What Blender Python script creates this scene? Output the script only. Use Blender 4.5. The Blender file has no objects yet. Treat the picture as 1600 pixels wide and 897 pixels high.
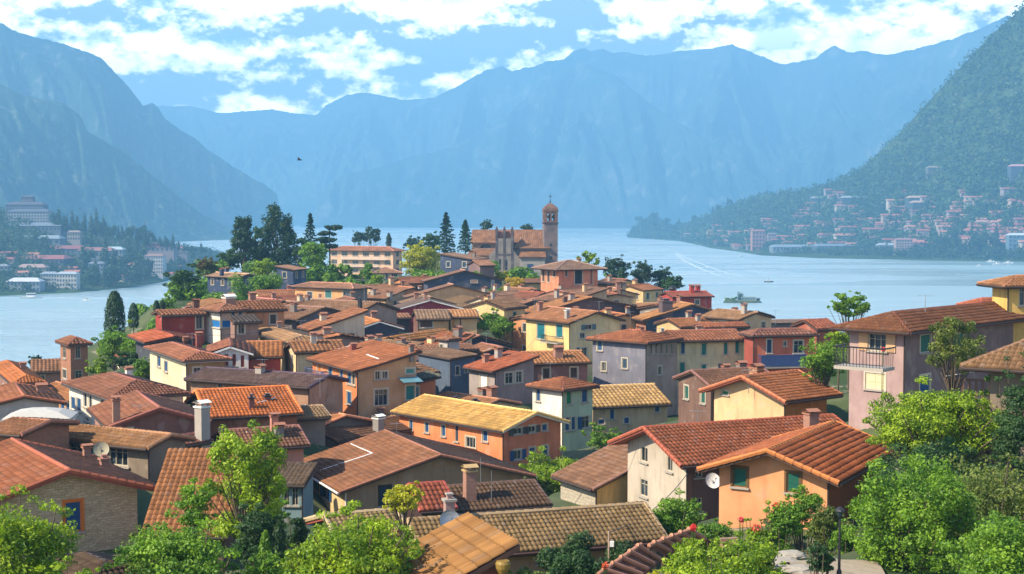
import bpy, math, random
import numpy as np
from mathutils import Vector, noise as mnoise
random.seed(7)
SC = bpy.context.scene
COL = SC.collection
R = math.radians

# ------------------------------------------------ camera, world, sun, exposure
CAMZ = 65.0
PITCH = R(3.05)
FPX = 1600 * 50 / 36.0
cd = bpy.data.cameras.new('camera'); cam = bpy.data.objects.new('camera', cd); COL.objects.link(cam)
cam.location = (0, 0, CAMZ); cam.rotation_euler = (R(90) - PITCH, 0, 0)
cd.lens = 50; cd.sensor_width = 36; cd.clip_start = .5; cd.clip_end = 60000
SC.camera = cam
SUN_EL, SUN_AZ = R(40), R(-116)          # azimuth from +y, clockwise
SUNV = Vector((math.sin(SUN_AZ)*math.cos(SUN_EL), math.cos(SUN_AZ)*math.cos(SUN_EL), math.sin(SUN_EL)))
ld = bpy.data.lights.new('sun', 'SUN'); ld.energy = 5.0; ld.angle = R(.5); ld.color = (1, .87, .64)
sun = bpy.data.objects.new('sun', ld); COL.objects.link(sun)
sun.rotation_euler = SUNV.to_track_quat('Z', 'Y').to_euler()
SC.view_settings.view_transform = 'Standard'; SC.view_settings.look = 'None'
SC.view_settings.gamma = 1; SC.view_settings.use_curve_mapping = False
SC.view_settings.exposure = 1.05
SC.cycles.max_bounces = 7; SC.cycles.diffuse_bounces = 3; SC.cycles.glossy_bounces = 2
SC.cycles.transmission_bounces = 3; SC.cycles.volume_bounces = 1; SC.cycles.transparent_max_bounces = 6
HAZE_DENSITY = 2.5e-4
HAZE_COLOR = (.24, .54, .84)
CLOUD_GAIN = 3.8
SKY_STRENGTH = .125

class NT:
    """short node-tree writer"""
    def __init__(s, nt): s.nt = nt; s.nt.nodes.clear()
    def n(s, t, **k):
        x = s.nt.nodes.new(t)
        for a, b in k.items():
            if a == 'i':
                for q, v in b.items():
                    if isinstance(v, bpy.types.NodeSocket): s.nt.links.new(v, x.inputs[q])
                    else: x.inputs[q].default_value = v
            else: setattr(x, a, b)
        return x
    def m(s, op, a, b=None, c=None, clamp=False):
        i = {0: a}
        if b is not None: i[1] = b
        if c is not None: i[2] = c
        return s.n('ShaderNodeMath', operation=op, use_clamp=clamp, i=i).outputs[0]
    def mix(s, f, a, b, blend='MIX'):
        x = s.n('ShaderNodeMix', data_type='RGBA', blend_type=blend)
        for q, v in ((0, f), (6, a), (7, b)):
            if isinstance(v, bpy.types.NodeSocket): s.nt.links.new(v, x.inputs[q])
            else: x.inputs[q].default_value = v if q == 0 else tuple(v)[:3] + (1,)
        return x.outputs[2]
    def ramp(s, f, a, b, clamp=True):
        return s.n('ShaderNodeMapRange', interpolation_type='SMOOTHSTEP', i={0: f, 1: a, 2: b, 3: 0.0, 4: 1.0}).outputs[0]
    def noise(s, vec, scale, detail=4, rough=.55, dist=0):
        return s.n('ShaderNodeTexNoise', i={'Vector': vec, 'Scale': scale, 'Detail': detail, 'Roughness': rough, 'Distortion': dist}).outputs[0]

def build_world():
    w = bpy.data.worlds.new('World'); SC.world = w; w.use_nodes = True
    t = NT(w.node_tree)
    sky = t.n('ShaderNodeTexSky', sky_type='NISHITA', sun_disc=False)
    sky.sun_elevation = SUN_EL; sky.sun_rotation = SUN_AZ; sky.air_density = 1.0; sky.dust_density = .6; sky.ozone_density = 2.0
    tc = t.n('ShaderNodeTexCoord').outputs['Generated']
    sx = t.n('ShaderNodeSeparateXYZ', i={0: tc})
    az = t.m('ARCTAN2', sx.outputs[0], sx.outputs[1])
    el = t.m('ARCSINE', sx.outputs[2])
    def field(dz):
        e = t.m('ADD', el, dz)
        v = t.n('ShaderNodeCombineXYZ', i={0: t.m('MULTIPLY', az, 1.0), 1: t.m('MULTIPLY', e, 1.6), 2: 1.13}).outputs[0]
        a = t.noise(v, 11.5, 12, .60, .0)
        return t.m('ADD', t.m('MULTIPLY', t.m('SUBTRACT', a, .5), 1.5), .5)
    f0 = field(0.0)
    f1 = field(.010)
    def blob(px, py, sxp, syp, wt):
        a0 = math.atan((px-800)/FPX); e0 = (330-py)/FPX
        da = t.m('DIVIDE', t.m('SUBTRACT', az, a0), sxp/FPX)
        de = t.m('DIVIDE', t.m('SUBTRACT', el, e0), syp/FPX)
        r2 = t.m('ADD', t.m('MULTIPLY', da, da), t.m('MULTIPLY', de, de))
        return t.m('MULTIPLY', t.m('EXPONENT', t.m('MULTIPLY', r2, -1.0)), wt)
    bias = None
    for b in ((70, 40, 110, 34, .16), (400, 35, 120, 30, .20), (205, 95, 45, 30, .16), (240, 150, 80, 40, .18), (360, 135, 170, 45, .15),
              (560, 55, 90, 30, .12), (760, 60, 130, 50, .22), (980, 45, 130, 40, .22), (1110, 50, 60, 40, .14),
              (1380, 40, 170, 42, .24), (700, 120, 90, 22, .12), (850, 12, 60, 16, .1), (560, 140, 120, 30, .08),
              (420, 150, 220, 34, .12), (480, 60, 400, 60, .07), (250, 12, 90, 12, -.16), (320, 75, 70, 16, -.08), (150, 75, 45, 10, -.1), (690, 12, 90, 12, -.15),
              (1205, 60, 34, 45, -.22), (1050, 4, 60, 10, -.1), (500, 92, 60, 10, -.1), (1030, 35, 14, 12, -.16), (1000, 90, 90, 9, .1), (1200, 95, 90, 12, .18)):
        q = blob(*b); bias = q if bias is None else t.m('ADD', bias, q)
    dens = t.m('ADD', f0, bias)
    cov = t.ramp(dens, .33, .60)
    # the sun-facing side of each puff is brighter than its underside
    rel = t.m('MULTIPLY', t.m('SUBTRACT', f0, f1), 8.0)
    thick = t.ramp(dens, .62, .92)
    edge = t.m('SUBTRACT', 1.0, t.ramp(dens, .48, .66))
    lit = t.m('ADD', t.m('SUBTRACT', t.m('ADD', rel, .50), t.m('MULTIPLY', thick, .75)), t.m('MULTIPLY', edge, .35), clamp=True)
    col = t.mix(lit, (.10, .12, .15), (1.0, .96, .90))
    col = t.n('ShaderNodeMix', data_type='RGBA', blend_type='MULTIPLY', i={0: 1.0, 6: col, 7: (CLOUD_GAIN,)*3 + (1,)}).outputs[2]
    # cloud gain peaks over the valley ahead, dimmed elsewhere to lower the fill light
    da = t.m('DIVIDE', t.m('ADD', az, .1), .6); gl = t.m('ADD', .28, t.m('MULTIPLY', t.m('EXPONENT', t.m('MULTIPLY', t.m('MULTIPLY', da, da), -1.0)), .72))
    col = t.n('ShaderNodeVectorMath', operation='SCALE', i={0: col, 3: gl}).outputs[0]
    skc = t.n('ShaderNodeMix', data_type='RGBA', blend_type='MULTIPLY', i={0: 1.0, 6: sky.outputs[0], 7: (SKY_STRENGTH*.85, SKY_STRENGTH*.95, SKY_STRENGTH*1.15, 1)}).outputs[2]
    hor = t.ramp(el, -.02, .0)
    cov = t.m('MULTIPLY', t.m('MULTIPLY', cov, hor), t.m('SUBTRACT', 1.0, t.ramp(el, .28, .55)))
    cov = t.m('MAXIMUM', cov, t.m('MULTIPLY', hor, t.m('SUBTRACT', .40, t.ramp(el, .2, .5))))
    c = t.mix(cov, skc, col)
    bg = t.n('ShaderNodeBackground', i={0: c, 1: 1.0})
    t.n('ShaderNodeOutputWorld', i={0: bg.outputs[0]})
build_world()

# ------------------------------------------------ small helpers
def P(px, py, Y):
    """point that shows at photo pixel (px, py) and stands Y metres in front"""
    dx = (px-800)/FPX; dz = -(py-448.5)/FPX
    c, s = math.cos(PITCH), math.sin(PITCH)
    d = Vector((dx, c + dz*s, -s + dz*c))
    return Vector((0, 0, CAMZ)) + d * (Y/d.y)
def RAY(px, py):
    return P(px, py, 1.0) - Vector((0, 0, CAMZ))
def PX(p):
    q = Vector(p) - Vector((0, 0, CAMZ)); c, s = math.cos(PITCH), math.sin(PITCH)
    f = q.y*c - q.z*s; u = q.y*s + q.z*c
    return 800 + FPX*q.x/f, 448.5 - FPX*u/f
def on_level(px, py, z):
    d = RAY(px, py); return Vector((0, 0, CAMZ)) + d*((z-CAMZ)/d.z)
def hexc(h):
    h = h.lstrip('#'); o = []
    for i in (0, 2, 4):
        c = int(h[i:i+2], 16)/255; o.append(c/12.92 if c <= .04045 else ((c+.055)/1.055)**2.4)
    return tuple(o)

def tag(o, label=None, cat=None, group=None, kind=None):
    if label: o['label'] = label
    if cat: o['category'] = cat
    if group: o['group'] = group
    if kind: o['kind'] = kind
    return o
def empty(name, loc, rz=0, parent=None):
    o = bpy.data.objects.new(name, None); COL.objects.link(o); o.location = loc; o.rotation_euler = (0, 0, rz)
    o.empty_display_size = .3
    if parent: o.parent = parent
    return o
class MB:
    """collects faces into one mesh"""
    def __init__(s): s.v = []; s.f = []; s.m = []; s.uv = {}
    def poly(s, pts, mi=0, uv=None):
        b = len(s.v); s.v += [tuple(p) for p in pts]; s.f.append(tuple(range(b, b+len(pts)))); s.m.append(mi)
        if uv: s.uv[len(s.f)-1] = uv
    def box(s, x0, y0, z0, x1, y1, z1, mi=0):
        a = [(x0,y0,z0),(x1,y0,z0),(x1,y1,z0),(x0,y1,z0),(x0,y0,z1),(x1,y0,z1),(x1,y1,z1),(x0,y1,z1)]
        b = len(s.v); s.v += a
        for q in ((0,3,2,1),(4,5,6,7),(0,1,5,4),(1,2,6,5),(2,3,7,6),(3,0,4,7)): s.f.append(tuple(b+i for i in q)); s.m.append(mi)
    def tube(s, p0, p1, r0, r1=None, n=6, mi=0, cap=True):
        r1 = r0 if r1 is None else r1
        p0, p1 = Vector(p0), Vector(p1); d = (p1-p0)
        if d.length < 1e-6: return
        d.normalize(); u = d.orthogonal().normalized(); w = d.cross(u); b = len(s.v)
        for p, r in ((p0, r0), (p1, r1)):
            for i in range(n):
                a = 2*math.pi*i/n; s.v.append(tuple(p + (u*math.cos(a)+w*math.sin(a))*r))
        for i in range(n):
            j = (i+1) % n; s.f.append((b+i, b+j, b+n+j, b+n+i)); s.m.append(mi)
        if cap:
            s.f.append(tuple(b+n+i for i in range(n))); s.m.append(mi)
            s.f.append(tuple(b+i for i in reversed(range(n)))); s.m.append(mi)
    def path(s, pts, r, n=5, mi=0):
        for a, b in zip(pts[:-1], pts[1:]): s.tube(a, b, r, r, n, mi)
    def lathe(s, prof, n=10, mi=0, c=(0, 0)):
        b = len(s.v)
        for r, z in prof:
            for i in range(n):
                a = 2*math.pi*i/n; s.v.append((c[0]+r*math.cos(a), c[1]+r*math.sin(a), z))
        for k in range(len(prof)-1):
            for i in range(n):
                j = (i+1) % n; s.f.append((b+k*n+i, b+k*n+j, b+(k+1)*n+j, b+(k+1)*n+i)); s.m.append(mi)
        s.f.append(tuple(b+(len(prof)-1)*n+i for i in range(n))); s.m.append(mi)
    def slab(s, pts, t, mi=0):
        """closed slab under the polygon pts, t thick downwards"""
        lo = [(p[0], p[1], p[2]-t) for p in pts]; n = len(pts)
        s.poly(pts, mi); s.poly(list(reversed(lo)), mi)
        for i in range(n):
            j = (i+1) % n; s.poly([pts[i], lo[i], lo[j], pts[j]], mi)
    def build(s, name, mats, parent=None, smooth=False):
        me = bpy.data.meshes.new(name); me.from_pydata(s.v, [], s.f)
        for m in (mats if isinstance(mats, (list, tuple)) else [mats]): me.materials.append(m)
        me.polygons.foreach_set('material_index', s.m)
        if s.uv:
            ul = me.uv_layers.new(name='UVMap')
            for fi, uvs in s.uv.items():
                p = me.polygons[fi]
                for k, li in enumerate(p.loop_indices): ul.data[li].uv = uvs[k]
        if smooth: me.polygons.foreach_set('use_smooth', [True]*len(me.polygons))
        o = bpy.data.objects.new(name, me); COL.objects.link(o)
        if parent: o.parent = parent
        return o
def np_mesh(name, V, F, mats, parent=None, uv=None, mi=None, smooth=False):
    """V (n,3), F (m,4) quads"""
    me = bpy.data.meshes.new(name); V = np.asarray(V, np.float32); F = np.asarray(F, np.int32); k = F.shape[1]
    me.vertices.add(len(V)); me.vertices.foreach_set('co', V.ravel())
    me.loops.add(F.size); me.loops.foreach_set('vertex_index', F.ravel())
    me.polygons.add(len(F)); me.polygons.foreach_set('loop_start', np.arange(0, F.size, k, dtype=np.int32))
    if mi is not None: me.polygons.foreach_set('material_index', np.asarray(mi, np.int32))
    for m in (mats if isinstance(mats, (list, tuple)) else [mats]): me.materials.append(m)
    if uv is not None:
        ul = me.uv_layers.new(name='UVMap'); ul.data.foreach_set('uv', np.asarray(uv, np.float32)[F.ravel()].ravel())
    me.update(calc_edges=True); me.validate()
    if smooth: me.polygons.foreach_set('use_smooth', [True]*len(me.polygons))
    o = bpy.data.objects.new(name, me); COL.objects.link(o)
    if parent: o.parent = parent
    return o

# ------------------------------------------------ materials
MC = {}
def new_mat(name):
    m = bpy.data.materials.new(name); m.use_nodes = True; return m, NT(m.node_tree)
def finish(m, t, color, rough=.8, bump=None, bs=.3, bd=.02, metal=0.0, spec=.3, extra=None):
    i = {'Base Color': color if isinstance(color, bpy.types.NodeSocket) else tuple(color)[:3]+(1,), 'Roughness': rough, 'Metallic': metal, 'Specular IOR Level': spec}
    if bump is not None:
        i['Normal'] = t.n('ShaderNodeBump', i={'Strength': bs, 'Distance': bd, 'Height': bump}).outputs[0]
    b = t.n('ShaderNodeBsdfPrincipled', i=i)
    t.n('ShaderNodeOutputMaterial', i={0: b.outputs[0]})
    return m
def sc3(c, k): return tuple(min(1, x*k) for x in c)

def m_plain(name, c, rough=.6, metal=0.0, var=.18):
    k = ('p', name, c, rough)
    if k in MC: return MC[k]
    m, t = new_mat(name); oc = t.n('ShaderNodeTexCoord').outputs['Object']
    f = t.noise(oc, 2.3, 4, .6)
    col = t.mix(f, sc3(c, 1-var), sc3(c, 1+var))
    MC[k] = finish(m, t, col, rough, t.noise(oc, 14, 3), .15, .01, metal); return MC[k]

def m_plaster(h):
    c = hexc(h); gq = sum(c)/3; c = tuple((x*.84+gq*.16)*.86 for x in c); k = ('w', h)
    if k in MC: return MC[k]
    m, t = new_mat('plaster'); g = t.n('ShaderNodeTexCoord').outputs['Object']
    info = t.n('ShaderNodeObjectInfo').outputs['Random']
    v = t.n('ShaderNodeVectorMath', operation='ADD', i={0: g, 1: t.n('ShaderNodeCombineXYZ', i={0: t.m('MULTIPLY', info, 50.0)}).outputs[0]}).outputs[0]
    big = t.noise(v, .45, 5, .62)
    mp = t.n('ShaderNodeMapping', i={0: v}); mp.inputs['Scale'].default_value = (1.5, 1.5, .22)
    streak = t.noise(mp.outputs[0], 1.6, 5, .65)
    fine = t.noise(v, 9, 5, .7)
    col = t.mix(t.ramp(big, .3, .72), sc3(c, .80), sc3(c, 1.1))
    col = t.mix(t.m('MULTIPLY', t.ramp(streak, .48, .76), .6), col, tuple(x*y for x, y in zip(c, (.52, .50, .52))))
    col = t.mix(t.m('MULTIPLY', t.ramp(fine, .55, .8), .22), col, sc3(c, .6))
    patch = t.noise(v, .9, 2, .4)
    col = t.mix(t.m('MULTIPLY', t.ramp(patch, .60, .66), .45), col, tuple(.5*x+.5*y for x, y in zip(c, (.34, .29, .25))))
    MC[k] = finish(m, t, col, .92, fine, .35, .015, 0, .15); return MC[k]

def m_masonry(name, c1, c2, mortar, scale, bw, bh, rowoff=.5, irr=.0):
    k = ('b', name)
    if k in MC: return MC[k]
    m, t = new_mat(name); g = t.n('ShaderNodeTexCoord').outputs['Object']; s = t.n('ShaderNodeSeparateXYZ', i={0: g})
    wob = t.m('MULTIPLY', t.noise(g, 1.7, 3), irr)
    v = t.n('ShaderNodeCombineXYZ', i={0: t.m('ADD', t.m('ADD', s.outputs[0], s.outputs[1]), wob), 1: t.m('ADD', s.outputs[2], wob)}).outputs[0]
    br = t.n('ShaderNodeTexBrick', i={'Vector': v, 'Color1': c1+(1,), 'Color2': c2+(1,), 'Mortar': mortar+(1,), 'Scale': scale, 'Mortar Size': .02, 'Mortar Smooth': .3, 'Bias': 0.0, 'Brick Width': bw, 'Row Height': bh})
    n = t.noise(g, 3.1, 5, .7)
    col = t.mix(t.m('MULTIPLY', n, .8), br.outputs[0], t.mix(t.noise(g, 7, 3), sc3(c1, .5), sc3(c2, 1.3)))
    MC[k] = finish(m, t, col, .93, t.m('SUBTRACT', n, br.outputs[1]), .6, .03, 0, .1); return MC[k]

def m_tile(h, geo=True, moss=.25):
    """clay roof tiles: uv x counts tiles along the eave, uv y counts courses up the slope"""
    c = hexc(h); c = tuple((x*.74+y*.26)*z for x, y, z in zip(c, (.26, .155, .08), (.64, .60, .48))); k = ('t', h, geo, moss)
    if k in MC: return MC[k]
    m, t = new_mat('roof_tiles'); u = t.n('ShaderNodeUVMap').outputs[0]; s = t.n('ShaderNodeSeparateXYZ', i={0: u})
    fx = t.m('FLOOR', s.outputs[0]); fy = t.m('FLOOR', s.outputs[1])
    cell = t.n('ShaderNodeCombineXYZ', i={0: fx, 1: fy}).outputs[0]
    wn = t.n('ShaderNodeTexWhiteNoise', noise_dimensions='2D', i={'Vector': cell})
    r = wn.outputs[0]; r2 = t.n('ShaderNodeSeparateColor', i={0: wn.outputs[1]}).outputs[1]
    g = t.n('ShaderNodeTexCoord').outputs['Object']
    big = t.noise(g, .35, 5, .65); med = t.noise(g, 1.4, 4, .6)
    mp = t.n('ShaderNodeMapping', i={0: u}); mp.inputs['Scale'].default_value = (.55, .05, 1)
    run = t.noise(mp.outputs[0], 1.0, 4, .7)
    d = tuple(x*y for x, y in zip(c, (.48, .44, .46))); l = tuple(min(1, x*y) for x, y in zip(c, (1.42, 1.50, 1.56)))
    col = t.mix(r, d, l)
    col = t.mix(.52, col, c)
    col = t.mix(t.m('MULTIPLY', t.ramp(r2, .86, .97), .30), col, tuple(.6*x+.12 for x in c))
    col = t.mix(t.m('MULTIPLY', t.ramp(big, .44, .66), .75), col, tuple(x*y for x, y in zip(c, (.62, .66, .72))))
    col = t.mix(t.m('MULTIPLY', t.ramp(run, .5, .74), .6), col, tuple(x*y for x, y in zip(c, (.45, .44, .48))))
    col = t.mix(t.m('MULTIPLY', t.ramp(med, .58, .72), moss), col, (.11, .10, .06))
    ax = t.m('ABSOLUTE', t.m('SUBTRACT', t.m('FRACT', s.outputs[0]), .5)); ay = t.m('FRACT', s.outputs[1])
    groove = t.m('MAXIMUM', t.ramp(ax, .36, .48), t.m('MULTIPLY', t.m('SUBTRACT', 1.0, t.ramp(ay, .02, .16)), .7))
    col = t.mix(t.m('MULTIPLY', groove, .62 if geo else .34), col, tuple(x*.22 for x in c))      # dirt and mortar in the joints
    hgt = t.noise(g, 12, 3, .7)
    if not geo:
        hgt = t.m('ADD', t.m('SUBTRACT', 1.0, t.m('MULTIPLY', t.m('MULTIPLY', ax, ax), 4.0)), t.m('MULTIPLY', ay, -.5))
    MC[k] = finish(m, t, col, .85, hgt, .4 if geo else .8, .01 if geo else .08, 0, .2); return MC[k]

def m_shutter(h):
    c = hexc(h); k = ('s', h)
    if k in MC: return MC[k]
    m, t = new_mat('painted_shutter'); g = t.n('ShaderNodeTexCoord').outputs['Object']; z = t.n('ShaderNodeSeparateXYZ', i={0: g}).outputs[2]
    w = t.m('FRACT', t.m('MULTIPLY', z, 9.0)); n = t.noise(g, 3, 4)
    col = t.mix(n, sc3(c, .75), sc3(c, 1.2)); col = t.mix(t.m('MULTIPLY', t.ramp(w, .72, .95), .5), col, sc3(c, .45))
    MC[k] = finish(m, t, col, .6, w, .5, .03); return MC[k]
def m_glass():
    if 'g' in MC: return MC['g']
    m, t = new_mat('window_glass'); g = t.n('ShaderNodeTexCoord').outputs['Object']
    col = t.mix(t.ramp(t.noise(g, .8, 2), .4, .6), (.012, .018, .028), (.05, .07, .09))
    MC['g'] = finish(m, t, col, .09, t.noise(g, .7, 1), .04, .02, 0, .7); return MC['g']

def m_leaf(a, b, name='leaves', trans=.35):
    """leaf colour between a and b, by leaf and by clump"""
    k = ('l', a, b)
    if k in MC: return MC[k]
    m, t = new_mat(name); ri = t.n('ShaderNodeNewGeometry').outputs['Random Per Island']
    g = t.n('ShaderNodeTexCoord').outputs['Object']
    cl = t.noise(g, .8, 3, .6); f = t.m('ADD', t.m('MULTIPLY', ri, .5), t.m('MULTIPLY', t.ramp(cl, .38, .66), .5), clamp=True)
    col = t.mix(f, a, b)
    d = t.n('ShaderNodeBsdfPrincipled', i={'Base Color': col, 'Roughness': .55, 'Specular IOR Level': .35})
    tr = t.n('ShaderNodeBsdfTranslucent', i={'Color': t.n('ShaderNodeMix', data_type='RGBA', blend_type='MULTIPLY', i={0: 1.0, 6: col, 7: (1.25, 1.3, .5, 1)}).outputs[2]})
    mx = t.n('ShaderNodeMixShader', i={0: trans, 1: d.outputs[0], 2: tr.outputs[0]})
    t.n('ShaderNodeOutputMaterial', i={0: mx.outputs[0]}); MC[k] = m; return m
BARK = m_plain('bark', (.10, .075, .05), .9)
STEEL = m_plain('grey_metal', (.30, .31, .33), .4, .6)
DARKMETAL = m_plain('dark_metal', (.03, .03, .035), .45, .3)
WHITEP = m_plain('white_paint', (.72, .70, .66), .5)
EAVE = m_plain('eave_timber', (.085, .045, .032), .8)
EAVER = m_plain('red_painted_timber', (.26, .07, .045), .7)
BRICKC = m_masonry('chimney_brick', (.30, .12, .08), (.40, .18, .12), (.30, .25, .21), 1.0, .26, .085)
CEM = m_plain('cement_render', (.33, .29, .25), .9)
# ------------------------------------------------ houses
# solve(): footprint from the nearest eave corner (cx, cy), its distance D, the turn a and how far the two walls run
def _run(C, dirv, xt):
    if isinstance(xt, str): return float(xt[1:])
    k = (xt-800)/FPX; c, s = math.cos(PITCH), math.sin(PITCH)
    dep = C.y*c - (C.z-CAMZ)*s
    den = dirv.x - k*dirv.y*c
    t = (k*dep - C.x)/den if abs(den) > 1e-4 else 99
    return t
def solve(h):
    C = P(h['cx'], h['cy'], h['D']); a = R(h['a'])
    r = Vector((math.cos(a), math.sin(a), 0)); l = Vector((-math.sin(a), math.cos(a), 0))
    Lr = _run(C, r, h['xr']); Ll = _run(C, l, h['xl'])
    for nm, v in (('Lr', Lr), ('Ll', Ll)):
        if v < 1.2 or v > 40: print('HOUSE SIZE', h['label'][:40], nm, round(v, 1))
    Lr = min(max(Lr, 1.5), 34); Ll = min(max(Ll, 1.5), 34)
    zb = P(h['cx'], h['yb'], h['D']).z
    ctr = C + r*Lr/2 + l*Ll/2; ctr.z = zb
    h.update(C=C, r=r, l=l, Lr=Lr, Ll=Ll, zb=zb, ctr=ctr, he=C.z-zb, ar=a)
    return h

def roof_fn(h):
    hx, hy = h['Lr']/2, h['Ll']/2; T = math.tan(R(h['slope'])); k = h['roof']; rp = h.get('rp', .5)
    if k == 'gy':
        xr = -hx + rp*2*hx; rise = T*2*hx*max(rp, 1-rp); h['rise'] = rise
        return lambda x, y: rise*((x+hx)/(xr+hx) if x < xr else (hx-x)/(hx-xr))
    if k == 'gx':
        yr = -hy + rp*2*hy; rise = T*2*hy*max(rp, 1-rp); h['rise'] = rise
        return lambda x, y: rise*((y+hy)/(yr+hy) if y < yr else (hy-y)/(hy-yr))
    if k == 'hip':
        h['rise'] = T*min(hx, hy); return lambda x, y: T*min(hx-abs(x), hy-abs(y))
    if k == 'sx': h['rise'] = T*2*hx; return lambda x, y: T*(x+hx)
    if k == 'sxn': h['rise'] = T*2*hx; return lambda x, y: T*(hx-x)
    if k == 'sy': h['rise'] = T*2*hy; return lambda x, y: T*(y+hy)
    h['rise'] = 0; return lambda x, y: 0.0

def roof_planes(h, o, og):
    """each plane: eave start, eave end, top over end, top over start (seen from outside, left to right)"""
    hx, hy = h['Lr']/2, h['Ll']/2; T = math.tan(R(h['slope'])); k = h['roof']; rp = h.get('rp', .5); z = h['he']; rise = h['rise']
    if k == 'gy':
        xr = -hx + rp*2*hx; tl = rise/(xr+hx); tr = rise/(hx-xr); a, b = hy+og, -hy-og
        return [[(-hx-o, a, z-o*tl), (-hx-o, b, z-o*tl), (xr, b, z+rise), (xr, a, z+rise)],
                [(hx+o, b, z-o*tr), (hx+o, a, z-o*tr), (xr, a, z+rise), (xr, b, z+rise)]]
    if k == 'gx':
        yr = -hy + rp*2*hy; tf = rise/(yr+hy); tb = rise/(hy-yr); a, b = -hx-og, hx+og
        return [[(a, -hy-o, z-o*tf), (b, -hy-o, z-o*tf), (b, yr, z+rise), (a, yr, z+rise)],
                [(b, hy+o, z-o*tb), (a, hy+o, z-o*tb), (a, yr, z+rise), (b, yr, z+rise)]]
    if k == 'hip':
        X, Y = hx+o, hy+o; m = min(X, Y); zt = z-o*T+T*m; z0 = z-o*T
        if X >= Y: A, B = (-(X-Y), 0, zt), (X-Y, 0, zt); F, Rr, Bk, L = (A, B), (B, B), (B, A), (A, A)
        else: A, B = (0, -(Y-X), zt), (0, Y-X, zt); F, Rr, Bk, L = (A, A), (A, B), (B, B), (B, A)
        c = [(-X, -Y, z0), (X, -Y, z0), (X, Y, z0), (-X, Y, z0)]
        out = []
        for i, (s, e) in enumerate((F, Rr, Bk, L)):
            out.append([c[i], c[(i+1) % 4], e, s])
        return out
    if k == 'sx': return [[(-hx-o, hy+og, z-o*T), (-hx-o, -hy-og, z-o*T), (hx+o, -hy-og, z+rise+o*T), (hx+o, hy+og, z+rise+o*T)]]
    if k == 'sxn': return [[(hx+o, -hy-og, z-o*T), (hx+o, hy+og, z-o*T), (-hx-o, hy+og, z+rise+o*T), (-hx-o, -hy-og, z+rise+o*T)]]
    if k == 'sy': return [[(-hx-og, -hy-o, z-o*T), (hx+og, -hy-o, z-o*T), (hx+og, hy+o, z+rise+o*T), (-hx-og, hy+o, z+rise+o*T)]]
    return [[(-hx-o, -hy-o, z), (hx+o, -hy-o, z), (hx+o, hy+o, z), (-hx-o, hy+o, z)]]

def tile_planes(planes, PT, QT, geo, V, F, UV, MI, flat_wave=0.0, seed=0, barrel=.30):
    for pl in planes:
        P0, P1, P2, P3 = [np.array(p, float) for p in pl]
        ud = P1-P0; L = np.linalg.norm(ud); ud /= L
        up = P3-P0; up -= ud*up.dot(ud); S = np.linalg.norm(up)
        if S < .05: continue
        vd = up/S; nrm = np.cross(ud, vd)
        if nrm[2] < 0: nrm = -nrm
        u3, u2 = (P3-P0).dot(ud), (P2-P0).dot(ud)
        if not geo:
            b = len(V); pts = [P0, P1, P2, P3] if u2-u3 > .05 else [P0, P1, P2, P2]
            V += [tuple(p+nrm*.03) for p in pts]; F.append((b, b+1, b+2, b+3)); MI.append(0)
            UV += [(0, 0), (L/PT, 0), (u2/PT, S/QT), (u3/PT, S/QT)]; continue
        rows = max(2, int(round(S/QT))); nu = max(2, int(L/PT)); prof = (0.0, .72, 1.0, .72)
        us = np.array([(i+j/4)*L/nu for i in range(nu) for j in range(4)] + [L]); hs = np.array([prof[j] for i in range(nu) for j in range(4)] + [0.0])
        uu = us/L*nu
        rng = np.random.RandomState(abs(seed)*7+len(V) % 997)
        wav = rng.rand(rows+1)*.012
        for rI in range(rows):
            b = len(V); v0, v1 = S*rI/rows, S*(rI+1)/rows
            jit = np.repeat(rng.rand(nu+1)*.022, 4)[:len(us)]
            for k, v in ((0, v0 - (.02 if rI else .0)), (1, v1)):
                uL = u3*v/S; uR = L+(u2-L)*v/S; uc = np.clip(us, uL, uR)
                off = .035 + hs*PT*barrel + (.028+wav[rI] if k == 0 else 0.0) + jit
                off += flat_wave*(np.sin(uc*.5+seed)+np.sin(v*.8+uc*.2))
                pts = P0 + np.outer(uc, ud) + vd*v + np.outer(off, nrm)
                V += [tuple(p) for p in pts]; UV += [(uu[i], rI+(.01 if k == 0 else .99)) for i in range(len(us))]
            n = len(us); uL0, uR0 = u3*v0/S, L+(u2-L)*v0/S; uL1, uR1 = u3*v1/S, L+(u2-L)*v1/S
            for i in range(n-1):
                if (us[i+1] <= uL0 and us[i+1] <= uL1) or (us[i] >= uR0 and us[i] >= uR1): continue
                F.append((b+i, b+i+1, b+n+i+1, b+n+i)); MI.append(0)
            # butt ends of the course
            b2 = len(V); uL, uR = u3*v0/S, L+(u2-L)*v0/S; uc = np.clip(us, uL, uR)
            lo = P0 + np.outer(uc, ud) + vd*(v0-(.02 if rI else 0)) + nrm*.012
            V += [tuple(p) for p in lo]; UV += [(uu[i], rI+.02) for i in range(n)]
            for i in range(n-1):
                if us[i+1] <= uL or us[i] >= uR: continue
                F.append((b2+i, b2+i+1, b+i+1, b+i)); MI.append(0)

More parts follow.
